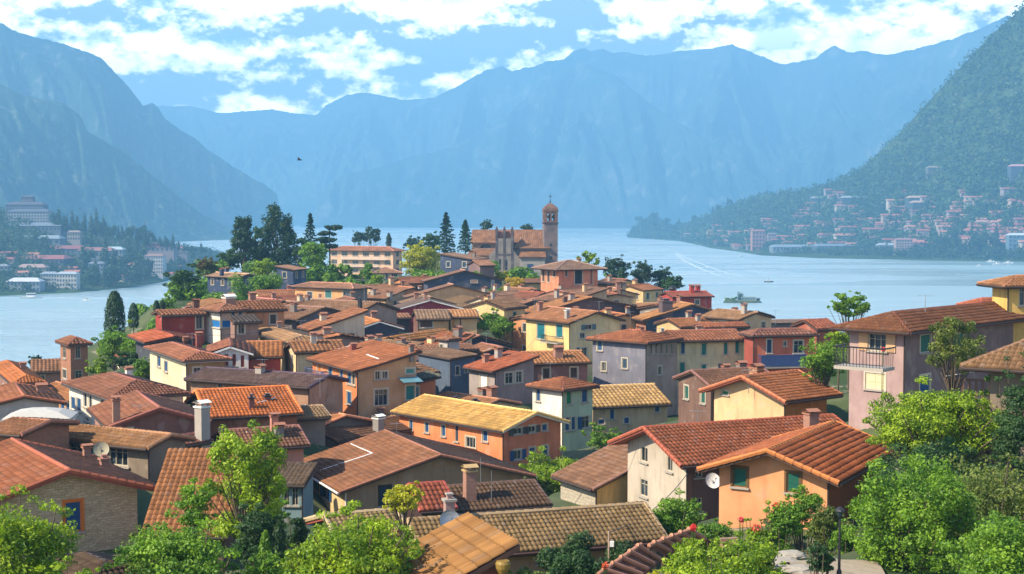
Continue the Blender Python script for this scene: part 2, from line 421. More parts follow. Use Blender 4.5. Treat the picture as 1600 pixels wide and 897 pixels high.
def face_frame(h, face):
    hx, hy = h['Lr']/2, h['Ll']/2
    if face == 'F': return (Vector((-hx, -hy, 0)), Vector((1, 0, 0)), Vector((0, -1, 0)), h['Lr'])
    if face == 'L': return (Vector((-hx, hy, 0)), Vector((0, -1, 0)), Vector((-1, 0, 0)), h['Ll'])
    if face == 'R': return (Vector((hx, -hy, 0)), Vector((0, 1, 0)), Vector((1, 0, 0)), h['Ll'])
    return (Vector((hx, hy, 0)), Vector((-1, 0, 0)), Vector((0, 1, 0)), h['Lr'])
def to_local(h, p):
    d = p - h['ctr']; return Vector((d.dot(h['r']), d.dot(h['l']), d.z))
def hit_face(h, face, px, py):
    o, u, n, L = face_frame(h, face); o2 = Vector((0, 0, CAMZ)); q = to_local(h, o2)
    d3 = RAY(px, py); d = Vector((d3.dot(h['r']), d3.dot(h['l']), d3.z))
    t = (o-q).dot(n)/d.dot(n); p = q + d*t
    return (p-o).dot(u), p.z
def hit_roof(h, fn, px, py):
    q = to_local(h, Vector((0, 0, CAMZ))); d3 = RAY(px, py); d = Vector((d3.dot(h['r']), d3.dot(h['l']), d3.z))
    hx, hy = h['Lr']/2, h['Ll']/2; z = h['he']+h['rise']*.5
    for _ in range(12):
        t = (z-q.z)/d.z; p = q+d*t; x = min(max(p.x, -hx), hx); y = min(max(p.y, -hy), hy)
        z = z*.5 + .5*(h['he']+fn(x, y))
    return Vector((x, y, h['he']+fn(x, y)))

def window(h, root, face, u0, u1, z0, z1, typ, color, far):
    o, u, n, L = face_frame(h, face)
    def Q(uu, zz, out): p = o + u*uu + n*out; return (p.x, p.y, zz)
    def bx(mb, ua, ub, za, zb_, d0, d1, mi=0):
        a = [Q(ua, za, d0), Q(ub, za, d0), Q(ub, zb_, d0), Q(ua, zb_, d0)]; b = [Q(ua, za, d1), Q(ub, za, d1), Q(ub, zb_, d1), Q(ua, zb_, d1)]
        mb.poly(b, mi); mb.poly(a[::-1], mi)
        for i in range(4): j = (i+1) % 4; mb.poly([a[i], a[j], b[j], b[i]], mi)
    w = u1-u0; hgt = z1-z0
    kind = 'door' if 'D' in typ else 'window'
    f = MB(); t_ = .035
    if 'n' not in typ:
        fr = min(.11, w*.16)
        for a in ((u0-fr, u0+.001, z0-.02, z1+fr), (u1-.001, u1+fr, z0-.02, z1+fr), (u0+.001, u1-.001, z1-.001, z1+fr)): bx(f, *a, -.02, t_)
    cas = min(.07, w*.1)
    for a in ((u0+.004, u0+cas, z0+.004, z1-.004), (u1-cas, u1-.004, z0+.004, z1-.004), (u0+cas, u1-cas, z1-cas, z1-.004), (u0+cas, u1-cas, z0+.004, z0+cas)): bx(f, *a, -.12, -.03)
    frame_c = h.get('fc', '#c9bda8')
    g = f.build(kind, [m_plain('window_frame', sc3(hexc(frame_c), .8), .7)], root)
    if 'D' not in typ:
        s = MB(); bx(s, u0-.14, u1+.14, z0-.09, z0-.01, -.02, .13); s.build('sill', [CEM if not far else m_plain('pale_stone', (.42, .38, .33))], g)
    if 'c' in typ or ('D' in typ and 'g' not in typ):
        nl = 2 if w > .75 else 1
        for i in range(nl):
            s = MB(); a = u0+.02+(w-.04)*i/nl; b = u0+.02+(w-.04)*(i+1)/nl
            bx(s, a+.006, b-.006, z0+.02, z1-.02, -.10, -.045)
            for zz in (z0+.1, (z0+z1)/2, z1-.1): bx(s, a+.03, b-.03, zz-.035, zz+.035, -.0449, -.03)
            s.build('door_leaf' if 'D' in typ else 'shutter', [m_shutter(color)], g)
    else:
        s = MB(); bx(s, u0+.03, u1-.03, z0+.03, z1-.03, -.17, -.15); s.build('pane', [m_glass()], g)
        s = MB(); nm = max(1, round(w/.75))
        for i in range(1, nm+1 if nm > 1 else 2):
            c = u0+w*i/(nm+1 if nm > 1 else 2)
            bx(s, c-.028, c+.028, z0+cas, z1-cas, -.15, -.07)
        if hgt > 1.1: bx(s, u0+cas, u1-cas, z0+hgt*.66, z0+hgt*.66+.04, -.15, -.08)
        s.build('glazing_bars', [m_plain('window_frame2', sc3(hexc(h.get('bar', '#b8ad9c')), .7), .6)], g)
        if 'o' in typ:
            sw = w*.5
            for sd in (0, 1):
                a, b = (u0-sw-.03, u0-.03) if sd == 0 else (u1+.03, u1+sw+.03)
                if a < .02 or b > L-.02: continue
                s = MB(); bx(s, a, b, z0, z1, t_+.005, t_+.05); s.build('shutter', [m_shutter(color)], g)
    return g

def chimney(h, fn, roof, px, yt, yb, wpx, mat_, cap, kind=0):
    p = hit_roof(h, fn, px, yb); W = h['ctr']+h['r']*p.x+h['l']*p.y; dist = W.y
    ht = max(.5, (yb-yt)*dist/FPX); w = max(.35, wpx*dist/FPX)/2; x, y, z = p
    m = MB(); m.box(x-w, y-w, z-.7, x+w, y+w, z+ht*.86, 0)
    m.box(x-w-.07, y-w-.07, z+ht*.86-.10, x+w+.07, y+w+.07, z+ht*.86+.003, 1)
    if kind == 0:                                      # little tiled lid on four corner stubs
        for sx in (-1, 1):
            for sy in (-1, 1): m.box(x+sx*w*.72-.05, y+sy*w*.72-.05, z+ht*.86, x+sx*w*.72+.05, y+sy*w*.72+.05, z+ht*.95, 0)
        c = z+ht*.95; m.poly([(x-w-.12, y-w-.12, c), (x+w+.12, y-w-.12, c), (x+w+.12, y, c+w*.45), (x-w-.12, y, c+w*.45)], 1)
        m.poly([(x+w+.12, y+w+.12, c), (x-w-.12, y+w+.12, c), (x-w-.12, y, c+w*.45), (x+w+.12, y, c+w*.45)], 1)
        m.poly([(x-w-.12, y-w-.12, c-.01), (x-w-.12, y+w+.12, c-.01), (x+w+.12, y+w+.12, c-.01), (x+w+.12, y-w-.12, c-.01)], 1)
    else:
        m.box(x-w*.5, y-w*.5, z+ht*.86, x+w*.5, y+w*.5, z+ht, 0)
        m.box(x-w*.75, y-w*.75, z+ht, x+w*.75, y+w*.75, z+ht+.07, 1)
    return m.build('chimney', [mat_, cap], roof)

def build_house(h):
    solve(h) if 'C' not in h else None
    D = h['D']; root = empty(h.get('name', 'house'), h['ctr'], h['ar'])
    tag(root, h['label'], h.get('cat', 'house'), h.get('group'))
    fn = roof_fn(h); hx, hy, he = h['Lr']/2, h['Ll']/2, h['he']
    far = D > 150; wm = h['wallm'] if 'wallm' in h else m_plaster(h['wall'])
    wm2 = h.get('wallm2') or (m_plaster(h['wall2']) if 'wall2' in h else wm)      # wall2: F face colour; on some houses its shade is painted in
    # windows
    wins = {'F': [], 'L': [], 'R': [], 'B': []}
    for w in h.get('win', []):
        face, x0, y0, x1, y1, typ, c = w
        ua, _ = hit_face(h, face, x0, (y0+y1)/2); ub, _ = hit_face(h, face, x1, (y0+y1)/2)
        _, zt = hit_face(h, face, (x0+x1)/2, y0); _, zb_ = hit_face(h, face, (x0+x1)/2, y1)
        L = face_frame(h, face)[3]
        ua, ub = max(.12, min(ua, ub)), min(L-.12, max(ua, ub)); zt = min(zt, he-.12); zb_ = max(zb_, .0)
        if ub-ua < .25 or zt-zb_ < .25: print('WIN?', h['label'][:30], face, x0, round(ua, 2), round(ub, 2), round(zb_, 2), round(zt, 2)); continue
        wins[face].append((ua, ub, zb_, zt, typ, c))
    if not h.get('win') and not h.get('auto') and he > 2.0 and D > 75 and not h.get('blank'):
        h['auto'] = [(f_, max(1, int(L_/2.5)), 2 if he > 4.6 else 1, random.choice(['c', 'g', 'c']), random.choice(['#2c4a60', '#4a3a30', '#2c5a50', '#3a4048'])) for f_, L_ in (('F', h['Lr']), ('L', h['Ll'])) if L_ > 2.6]; h['ww'] = .8; h['wh'] = min(1.15, he-.9)
    for face, nc, nr, typ, c in h.get('auto', []):
        L = face_frame(h, face)[3]; fh = h.get('fh', 2.9)
        for i in range(nc):
            for j in range(nr):
                uc = L*(i+.5)/nc + h.get('ush', 0); zt = he-.55-j*fh; w = h.get('ww', .95); hh = h.get('wh', 1.35)
                if zt-hh < .1 or uc-w/2 < .2 or uc+w/2 > L-.2: continue
                wins[face].append((uc-w/2, uc+w/2, zt-hh, zt, typ, c))
    # walls with real openings
    m = MB(); depth = .17
    for face in 'FRBL':
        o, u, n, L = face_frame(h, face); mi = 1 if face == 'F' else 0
        us = sorted({0.0, L} | {v for w in wins[face] for v in (w[0], w[1])}); zs = sorted({-3.5, he} | {v for w in wins[face] for v in (w[2], w[3])})
        def Q(uu, zz, out=0): p = o+u*uu+n*out; return (p.x, p.y, zz)
        for i in range(len(us)-1):
            for j in range(len(zs)-1):
                cu, cz = (us[i]+us[i+1])/2, (zs[j]+zs[j+1])/2
                if any(w[0] < cu < w[1] and w[2] < cz < w[3] for w in wins[face]): continue
                if us[i+1]-us[i] < 1e-5 or zs[j+1]-zs[j] < 1e-5: continue
                m.poly([Q(us[i], zs[j]), Q(us[i+1], zs[j]), Q(us[i+1], zs[j+1]), Q(us[i], zs[j+1])], mi)
        for w in wins[face]:
            a, b, c, d = w[:4]
            for e in (((a, c), (b, c)), ((b, c), (b, d)), ((b, d), (a, d)), ((a, d), (a, c))):
                m.poly([Q(*e[0]), Q(*e[0], -depth-.06), Q(*e[1], -depth-.06), Q(*e[1])], mi)
            m.poly([Q(a, c, -depth-.06), Q(b, c, -depth-.06), Q(b, d, -depth-.06), Q(a, d, -depth-.06)], mi)
        pts = []
        mids = [0, L*.5, L]
        if h['roof'] in ('gx', 'gy'):
            rp = h.get('rp', .5); rr = rp if face in 'FR' else 1-rp
            mids = [0, L*rr, L]
        if h['roof'] != 'hip':
            prof = [(uu, he+fn(*(o+u*uu)[:2])) for uu in mids]
            if max(z for _, z in prof) > he+.02:
                m.poly([Q(0, he), Q(L, he)] + [Q(uu, z-.03) for uu, z in reversed(prof) if z > he+.02], mi)
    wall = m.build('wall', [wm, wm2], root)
    for face in wins:
        for w in wins[face]: window(h, root, face, w[0], w[1], w[2], w[3], w[4], w[5], far)
    # every roof has weathered in its own way
    if D > 70 and not h.get('keep'):
        f_ = random.Random(int(h['cx']*13+D*7)).random()**1.3*.6; g_ = (0x94, 0x7c, 0x6c); c_ = [int(h['rc'][i:i+2], 16) for i in (1, 3, 5)]; h['rc'] = '#%02x%02x%02x' % tuple(int(x*(1-f_)+y*f_) for x, y in zip(c_, g_))
    # roof
    ov = h.get('o', .45); og = h.get('og', .3); planes = roof_planes(h, ov, og)
    if D < 75: PT, QT = .21, .36
    elif D < 130: PT, QT = .28, .42
    else: PT, QT = .42, .56
    PT, QT = h.get('PT', PT), h.get('QT', QT)
    geo = D < 200 and not h.get('flat')
    V, F, UV, MI = [], [], [], []
    tile_planes(planes, PT, QT, geo, V, F, UV, MI, h.get('wav', .035), int(h['cx']), h.get('barrel', .30))
    rm = m_tile(h['rc'], geo, h.get('moss', .25)) if not h.get('roofm') else h['roofm']
    roof = np_mesh('roof', V, F, [rm], root, uv=UV)
    sm = MB(); fm = {'w': WHITEP, 'r': EAVER}.get(h.get('fascia'), EAVE)
    th = .17
    for pl in planes: sm.slab([pl[0], pl[1], pl[2]] + ([pl[3]] if (Vector(pl[2])-Vector(pl[3])).length > .05 else []), th)
    sm.build('fascia', [fm], roof)
    # ridge and hip tiles
    rt = MB(); segs = []
    k = h['roof']
    if k in ('gx', 'gy'): segs.append((planes[0][3], planes[0][2]))
    elif k == 'hip':
        if (Vector(planes[0][2])-Vector(planes[0][3])).length > .05: segs.append((planes[0][3], planes[0][2]))
        elif (Vector(planes[1][2])-Vector(planes[1][3])).length > .05: segs.append((planes[1][3], planes[1][2]))
        for pl in planes: segs.append((pl[0], pl[3]))
    if k in ('gx', 'gy') and D < 130:
        for pl in planes: segs += [(pl[0], pl[3]), (pl[1], pl[2])]
    for a, b in segs:
        a, b = Vector(a)+Vector((0, 0, .05)), Vector(b)+Vector((0, 0, .05)); L = (b-a).length; st = .42 if D < 140 else 1.5
        nn = max(1, int(L/st))
        for i in range(nn): rt.tube(a+(b-a)*i/nn, a+(b-a)*(i+1.06)/nn, .135, .105, 6 if D < 140 else 5, 0)
    if rt.f:
        rm2 = m_plain('ridge_tile', sc3(hexc(h.get('ridge', h['rc'])), .95), .85, 0, .4); rt.build('ridge_tiles', [rm2], roof)
    # gutters and downpipe
    if not h.get('nogut'):
        gm = {'w': WHITEP}.get(h.get('gutter'), m_plain('brown_gutter2', (.045, .03, .026), .6) if D > 60 else m_plain('brown_gutter', (.07, .035, .03), .5)); 
        for pl in planes[:4]:
            gt = MB()
            if k in ('sx', 'sxn', 'sy', 'flat') and pl is not planes[0]: continue
            a, b = Vector(pl[0]), Vector(pl[1]); out = (b-a).cross(Vector((0, 0, 1))).normalized()*.06
            gt.tube(a+out-Vector((0, 0, .05)), b+out-Vector((0, 0, .05)), .075, .075, 6); gt.build('gutter', [gm], roof)
        if D < 240:
            dp = MB(); dp.path([(-hx-.07, -hy-.07, -2), (-hx-.07, -hy-.07, he-.25), (-hx-ov*.8, -hy-ov*.4, he-.1-ov*.3)], .055); dp.build('downpipe', [gm], root)
    if not h.get('chim') and not h.get('blank') and 70 < D < 300 and h['Lr'] > 4 and h['Ll'] > 4:
        for _ in range(random.choice([1, 1, 2])):
            x_, y_ = random.uniform(-.3, .35)*h['Lr'], random.uniform(-.35, .3)*h['Ll']; W3 = h['ctr']+h['r']*x_+h['l']*y_+Vector((0, 0, he+fn(x_, y_))); a_, b__ = PX(W3)
            kk = FPX/W3.y; h.setdefault('chim', []).append((a_, b__-random.uniform(.8, 1.5)*kk, b__, random.uniform(.45, .75)*kk, random.choice([BRICKC, CEM, GREYW, m_plaster(h['wall'])])))
    for c in h.get('chim', []):
        px, yt, yb_, w = c[:4]; mat_ = c[4] if len(c) > 4 else BRICKC; cap = c[5] if len(c) > 5 else m_plain('cap_tile', (.30, .13, .08), .9)
        chimney(h, fn, roof, px, yt, yb_, w, mat_, cap, c[6] if len(c) > 6 else 0)
    for ln in h.get('line', []):                       # pale mortar strips and cables lying on the roof
        mb = MB(); pts = [hit_roof(h, fn, *p) + Vector((0, 0, .12)) for p in ln]; mb.path(pts, .05, 5); mb.build('mortar_strip', [WHITEP], roof)
    h['root'] = root; h['fn'] = fn; h['roofo'] = roof
    return root
# ------------------------------------------------ the list of houses (photo pixels of the nearest eave corner, distance, turn)
B1, G1, T1, W1 = '#234a78', '#1c6a4a', '#1f6c6c', '#d8cfc0'
GREYW = m_plaster('#8a8078')
STONE = m_masonry('stone_wall', (.34, .25, .15), (.62, .49, .32), (.28, .21, .14), 1.0, .31, .12, irr=.35)
BRICKW = m_masonry('brick_wall', (.30, .12, .075), (.42, .19, .11), (.22, .14, .10), 1.0, .28, .09)
OLDW = m_masonry('old_rubble_wall', (.33, .29, .23), (.45, .39, .30), (.25, .21, .17), 1.0, .5, .22, irr=.3)
WHCAP = m_plain('white_cap', (.7, .68, .62), .7)
H = []
def hs(label, cx, cy, xl, xr, a, D, yb, roof, slope, wall, rc, **k):
    H.append(dict(label=label, cx=cx, cy=cy, xl=xl, xr=xr, a=a, D=D, yb=yb, roof=roof, slope=slope, wall=wall, rc=rc, **k))
# --- nearest rows
hs('stone walled house at the bottom left with an orange framed window', -18, 780, 'm9', 214, 33, 64, 870, 'gy', 17, '#8a7a60', '#a05a42', wallm=STONE, o=.9, og=.8, fascia='r', fc='#d87a30',
   win=[('F', 101, 783, 128, 831, 'c', B1), ('F', 103, 742, 119, 757, 'gn', B1)], chim=[(142, 693, 716, 9), (163, 712, 732, 12, BRICKC, BRICKC, 1)])
hs('low dark tiled lean-to below the stone house window', 152, 905, 92, 212, 42, 50, 960, 'hip', 20, '#4a4440', '#3a3234', moss=.1)
hs('long terrace building with a weathered ridge roof and teal awning', 232, 696, 38, 'm3', 62, 78, 738, 'gy', 14, '#8a7866', '#b07850', moss=.5,
   win=[('L', 62, 690, 78, 716, 'gn', B1), ('L', 84, 688, 100, 720, 'gn', B1), ('L', 108, 690, 130, 722, 'gn', B1), ('L', 170, 697, 200, 728, 'gn', B1)])
hs('brick annex at the left edge beside the terrace building', 34, 676, -12, 'm4', 70, 76, 720, 'gy', 9, '#c8662e', '#a85838', wallm=BRICKW, win=[('L', 12, 682, 26, 694, 'gn', B1)])
hs('barn with a steep wavy brown tiled roof beside the feathery tree', 347, 832, 232, 'm5.5', 92, 62, 880, 'sx', 25, '#7a5a44', '#b07450', PT=.24, QT=.36, wav=.05, moss=.15, o=.3)
hs('brown gabled house with a white rake board on its left eave', 177, 664, 148, 318, 24, 96, 706, 'gy', 18, '#a87464', '#a04a3c', fascia='r', wall2='#8a5a4c',  # wall2: gable brown deepened with its shade
   win=[('F', 243, 640, 254, 655, 'g', B1), ('F', 200, 668, 208, 680, 'g', B1)], chim=[(213, 645, 690, 11)])
hs('pink house with a wide blue window under a dusky purple roof', 236, 700, 206, 320, 50, 91, 738, 'gx', 15, '#7c8a62', '#8a5450', wall2='#cf9c84',
   win=[('F', 247, 696, 267, 716, 'c', B1), ('F', 284, 700, 290, 712, 'g', B1)], chim=[(318, 625, 688, 17, CEM, WHCAP, 0)])
hs('small cream box house with a rimmed lean-to roof', 300, 722, 285, 338, 30, 78, 745, 'sx', 9, '#d8bca4', '#b4705a', fascia='w', o=.3)
hs('pale grey gabled house at the left edge with one square window', -18, 633, 'm8', 92, 24, 106, 668, 'gy', 12, '#b8aaa4', '#a8583a', win=[('F', 21, 623, 35, 636, 'gn', B1)])
hs('orange walled house with blue windows beside the white villa', 111, 624, 64, 'm3', 36, 121.6, 664, 'gy', 19, '#d07a34', '#e07a3c', fascia='w',
   win=[('L', 82, 622, 89, 645, 'c', B1), ('L', 95, 627, 101, 650, 'c', B1), ('L', 104, 630, 109, 655, 'c', B1)])
hs('white villa with narrow dark shutters under a hipped mauve roof', 176, 621, 108, 286, 33, 108, 676, 'hip', 16, '#ece2d2', '#94564c', fascia='w', fc='#ece2d2',
   win=[('L', 131, 611, 136, 636, 'c', '#26303c'), ('L', 139, 613, 144, 638, 'c', '#26303c'), ('L', 157, 622, 163, 639, 'c', '#26303c'), ('L', 166, 624, 172, 639, 'c', '#26303c'),
        ('L', 111, 620, 118, 640, 'c', B1), ('L', 120, 622, 127, 643, 'c', B1), ('L', 133, 652, 139, 665, 'g', B1), ('F', 200, 632, 214, 652, 'g', B1), ('F', 225, 630, 238, 650, 'g', B1)])
hs('small house with a bright orange hipped roof near the lake at left', 26, 597, -6, 62, 26, 124, 628, 'hip', 19, '#a07464', '#e07c44', win=[('L', 5, 603, 10, 618, 'g', B1), ('F', 36, 600, 42, 612, 'g', B1)], chim=[(36, 566, 578, 8)])
hs('house with a salmon roof directly left of the brick bell tower', 52, 580, 'm6', 99, 18, 160, 606, 'gx', 17, '#a87868', '#d47c5a', win=[('F', 64, 586, 70, 598, 'g', B1)])
hs('cream house with brick end wall and broad red tiled roof', 292, 562, 234, 352, 28, 126, 618, 'hip', 14, '#e8d2a8', '#c8604a', wall2='#b08858', fascia='w',
   win=[('L', 246, 556, 251, 573, 'c', B1), ('L', 257, 564, 262, 581, 'c', B1), ('F', 302, 574, 314, 588, 'g', B1)], chim=[(292, 522, 536, 5), (311, 518, 546, 8, m_plain('darkred', (.22, .06, .045))), (250, 514, 524, 5, m_plain('darkred', (.22, .06, .045)))],
   line=[((246, 545), (290, 534), (322, 524))])
hs('upper wing with a flared red roof behind the cream house', 238, 533, 212, 300, 26, 142, 560, 'gy', 11, '#4c5058', '#cc6448', o=.8)
hs('white gabled house front with wine red vertical stripes', 331, 551, 'm7', 388, 12, 131, 578, 'gy', 19, '#e2d8d0', '#b04a3c', fascia='w',
   win=[('F', 338, 553, 344, 572, 'cn', '#7c2a28'), ('F', 351, 553, 357, 572, 'cn', '#7c2a28'), ('F', 363, 553, 369, 572, 'cn', '#7c2a28'), ('F', 376, 555, 382, 574, 'cn', '#7c2a28')])
hs('red walled house with a vivid orange roof', 388, 555, 'm6', 438, 9, 136, 580, 'gx', 18, '#c04634', '#ee7c38', o=.6, win=[('F', 408, 560, 413, 572, 'c', '#5a2420')])
hs('long house with a dark slate purple roof and tan boarded wall', 482, 603, 298, 'm5', 63, 116, 628, 'gy', 13, '#b88a6a', '#5c4a58', moss=.05, wav=.05,
   win=[('L', 448, 606, 455, 618, 'g', B1), ('L', 340, 598, 348, 610, 'g', B1)])
hs('tan house with a domed peach roof and blue windows', 456, 533, 400, 503, 24, 140, 582, 'hip', 10, '#ccae80', '#eab07c', wall2='#dc9454', o=.6,
   win=[('F', 460, 537, 466, 552, 'c', B1), ('F', 469, 536, 474, 551, 'c', B1), ('F', 481, 534, 487, 549, 'c', B1), ('F', 462, 560, 470, 572, 'g', B1), ('L', 425, 540, 431, 554, 'g', B1)], chim=[(436, 502, 515, 5, GREYW)], fascia='w')
hs('tall orange balconied house with a great rust red roof in the middle', 559, 578, 488, 650, 28, 122, 638, 'sx', 13, '#e0803e', '#c0623e', wall2='#cf9a64', o=.5, wav=.035,
   win=[('L', 531, 577, 536, 593, 'c', B1), ('L', 543, 582, 549, 600, 'c', B1), ('L', 550, 584, 555, 602, 'g', B1), ('L', 513, 570, 519, 588, 'c', B1), ('L', 492, 598, 498, 620, 'c', B1), ('L', 508, 599, 514, 622, 'c', B1),
        ('L', 530, 604, 535, 630, 'D', '#b82a20'), ('L', 542, 612, 549, 632, 'c', B1), ('L', 496, 566, 502, 583, 'c', '#b86a28'),
        ('F', 586, 580, 594, 593, 'g', B1), ('F', 597, 580, 606, 592, 'g', B1), ('F', 634, 568, 651, 584, 'c', '#4c8a84'), ('F', 585, 608, 606, 634, 'Dg', B1), ('F', 634, 602, 650, 625, 'c', '#2c7a78')],
   chim=[(552, 536, 549, 8, m_plain('darkred', (.22, .06, .045))), (649, 538, 554, 7, GREYW)], line=[((520, 546), (556, 540)), ((573, 556), (592, 563))])
hs('lean-to with a teal metal roof and orange wall', 636, 600, 619, 680, 28, 129, 628, 'sx', 9, '#e0834a', '#3c6470', o=.5, PT=.8, moss=0, win=[('F', 640, 604, 654, 625, 'D', '#2c7a78')])
hs('tall slate blue rendered building with tiny windows in the middle', 704, 561, 654, 742, 32, 140, 622, 'sx', 6, '#5c6a80', '#6a4c4c', wall2='#66738a', o=.15, win=[('L', 664, 574, 670, 584, 'g', B1), ('F', 712, 572, 718, 586, 'c', '#3a4450'), ('F', 726, 570, 731, 582, 'g', B1)])
hs('mauve house with a white door and rust red lean-to roof', 774, 579, 733, 834, 35, 134, 616, 'sx', 13, '#a4948e', '#b8604a', wall2='#9a847e', o=.5,
   win=[('L', 750, 586, 761, 609, 'D', '#e6e0e0'), ('F', 789, 582, 802, 600, 'g', B1), ('F', 806, 580, 816, 598, 'g', B1)])
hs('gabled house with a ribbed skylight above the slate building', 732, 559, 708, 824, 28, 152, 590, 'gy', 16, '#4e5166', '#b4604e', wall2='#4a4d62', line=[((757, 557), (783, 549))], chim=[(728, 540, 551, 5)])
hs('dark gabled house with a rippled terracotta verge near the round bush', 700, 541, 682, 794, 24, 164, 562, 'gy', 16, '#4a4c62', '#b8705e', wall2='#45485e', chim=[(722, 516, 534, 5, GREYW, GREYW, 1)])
hs('square pale turret with a flat tile cap beside the slate building', 700, 531, 686, 710, 40, 148, 556, 'hip', 12, '#c8bcb4', '#c0785c', o=.2, win=[('L', 686, 538, 692, 552, 'g', B1)])
hs('house with a long narrow orange roof slope', 622, 533, 592, 704, 62, 164, 556, 'gx', 14, '#6a5a62', '#e89a58', o=.4, rp=.35)
hs('low house under a dusty brown roof right of the orange slope', 662, 549, 642, 742, 30, 149, 568, 'gx', 13, '#6c5a5c', '#b48070')
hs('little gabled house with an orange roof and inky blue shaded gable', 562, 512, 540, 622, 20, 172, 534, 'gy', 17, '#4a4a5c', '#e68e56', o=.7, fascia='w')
hs('broad low house with a plain mauve brown roof and one dark flue', 555, 490, 456, 620, 60, 182, 516, 'gy', 14, '#b09484', '#b87a64', win=[('L', 531, 494, 537, 508, 'c', '#4a4452')], chim=[(569, 466, 486, 5, DARKMETAL, DARKMETAL, 1)])
hs('sprawling grey brown roof left of the broad mauve roof', 466, 498, 380, 'm9', 60, 166, 512, 'gy', 13, '#74686c', '#a8786c')
hs('orange walled house with a pinkish hipped roof below the apartment block', 552, 450, 461, 574, 58, 222, 480, 'hip', 17, '#e8a462', '#c8866e', wall2='#8a8078', ww=1.3, wh=1.6,
   win=[('L', 480, 456, 488, 467, 'c', '#3a4a5e'), ('L', 508, 453, 518, 466, 'c', '#3e7070'), ('L', 536, 451, 550, 466, 'g', B1), ('L', 498, 459, 503, 466, 'c', '#8a4a34')])
hs('house under a rose brown roof left of the orange walled one', 424, 474, 386, 452, 36, 206, 494, 'gy', 14, '#7a6c6c', '#bc7e6e')
hs('red lakeside house with a long low roof and three chimneys', 254, 491, 243, 318, 30, 152, 522, 'gx', 12, '#b03c2e', '#cc6a50', o=.7, win=[('F', 306, 490, 318, 514, 'g', B1)],
   chim=[(295, 457, 476, 9, m_plain('darkred', (.16, .06, .05)), WHCAP), (323, 451, 470, 9), (279, 476, 484, 3)])
hs('white corner house with a broad blue window', 345, 485, 319, 384, 36, 152, 526, 'hip', 15, '#e8dccc', '#bc7462', wall2='#dcae94', win=[('L', 331, 500, 344, 512, 'c', '#2870b0'), ('F', 347, 500, 361, 512, 'c', '#2870b0'), ('F', 362, 487, 367, 499, 'c', B1), ('F', 373, 486, 378, 498, 'c', B1)],
   chim=[(372, 450, 468, 16, m_plain('brownc', (.30, .15, .10)), WHCAP, 0), (362, 453, 466, 7)])
hs('dark canopied house behind a grey post left of the domed roof', 368, 503, 360, 404, 24, 148, 530, 'sy', 8, '#a07a6c', '#3c4458', o=.5, win=[('F', 372, 506, 382, 522, 'g', B1)])
hs('large house with a glowing orange roof and small flues', 328, 650, 297, 464, 22, 106, 672, 'gx', 17, '#9a6444', '#e88044', keep=1, wav=.04,
   chim=[(393, 617, 640, 8, m_plain('darkred', (.16, .06, .05)), DARKMETAL, 1), (418, 616, 626, 10, m_plain('darkred', (.16, .06, .05)), DARKMETAL, 1)], line=[((402, 632), (430, 624))])
hs('house with a pale peach roof above the maroon roof', 420, 655, 400, 508, 26, 109, 676, 'gx', 16, '#8a7c6c', '#ecc090')
hs('house with a broad maroon roof edged in white behind the feathery tree', 362, 700, 338, 474, 24, 97, 735, 'gx', 19, '#c8846a', '#9c564c', wall2='#d08c72', wav=.03, win=[('F', 436, 700, 446, 712, 'g', B1)], line=[((353, 668), (376, 702)), ((385, 678), (440, 662))])
hs('grey house with a peach and red roof and tall stucco stack', 487, 670, 468, 586, 42, 114, 706, 'gy', 14, '#6e665e', '#dc9068', wall2='#7c7468', win=[('F', 493, 680, 505, 694, 'c', B1)], chim=[(476, 634, 668, 13, m_plain('stucco', (.20, .20, .18)), WHCAP, 1)])
hs('low flat topped house in the middle of the lane', 560, 662, 545, 628, 32, 119, 676, 'gx', 8, '#8a7c70', '#cfa27c', chim=[(590, 636, 652, 8, GREYW)])
hs('house with a low grey brown tiled roof behind the tan villa', 528, 687, 'm5', 690, 48, 113, 702, 'gx', 13, '#9c7c70', '#84584a', o=.4, chim=[(676, 661, 690, 13, m_plain('greyst', (.25, .22, .20)), WHCAP, 0)])
hs('tan villa with a big brown red gabled roof and white gutter', 541, 762, 474, 818, 24, 96, 822, 'gy', 15.5, '#dcbc84', '#a4583c', wall2='#b08c68', o=.7, og=.6, gutter='w', blank=1, wav=.035, fc='#3a342c',  # wall2: tan darkened with the shade on the gable
   win=[('L', 475, 735, 480, 752, 'c', '#2c6458'), ('L', 492, 744, 498, 766, 'c', '#2c6458'), ('L', 506, 754, 514, 779, 'o', B1), ('L', 474, 789, 480, 818, 'c', '#5a5c60'), ('L', 492, 802, 498, 815, 'c', B1),
        ('F', 593, 750, 610, 790, 'c', '#1c3450'), ('F', 712, 727, 727, 742, 'c', '#2c3c40')], line=[((536, 690), (582, 711), (498, 738))])
hs('low annex with blackened tiles and a tall brick chimney', 703, 796, 'm5', 850, 20, 82, 812, 'gx', 18, '#6a5046', '#503a38', moss=.1, chim=[(734, 725, 783, 17, BRICKC, m_plain('capy', (.42, .28, .12)), 0)])
hs('annex slope of wine red ribbed tiles beside the tan villa', 662, 792, 'm4', 697, 20, 80, 808, 'gx', 24, '#4a3430', '#b04238', PT=.3)
hs('long low cottage with grey brown wavy tiles in the foreground', 668, 862, 'm4', 1026, 18, 57, 905, 'gx', 23, '#c09a74', '#9c8464', PT=.21, QT=.30, wav=.05, moss=.35, o=.5,
   win=[('F', 861, 851, 882, 872, 'Dn', '#1c2630'), ('F', 840, 862, 854, 880, 'cn', '#3a2c28'), ('F', 950, 842, 958, 852, 'gn', B1)], chim=[(702, 772, 818, 15, m_plain('mauvestack', (.34, .22, .20)), CEM, 1)])
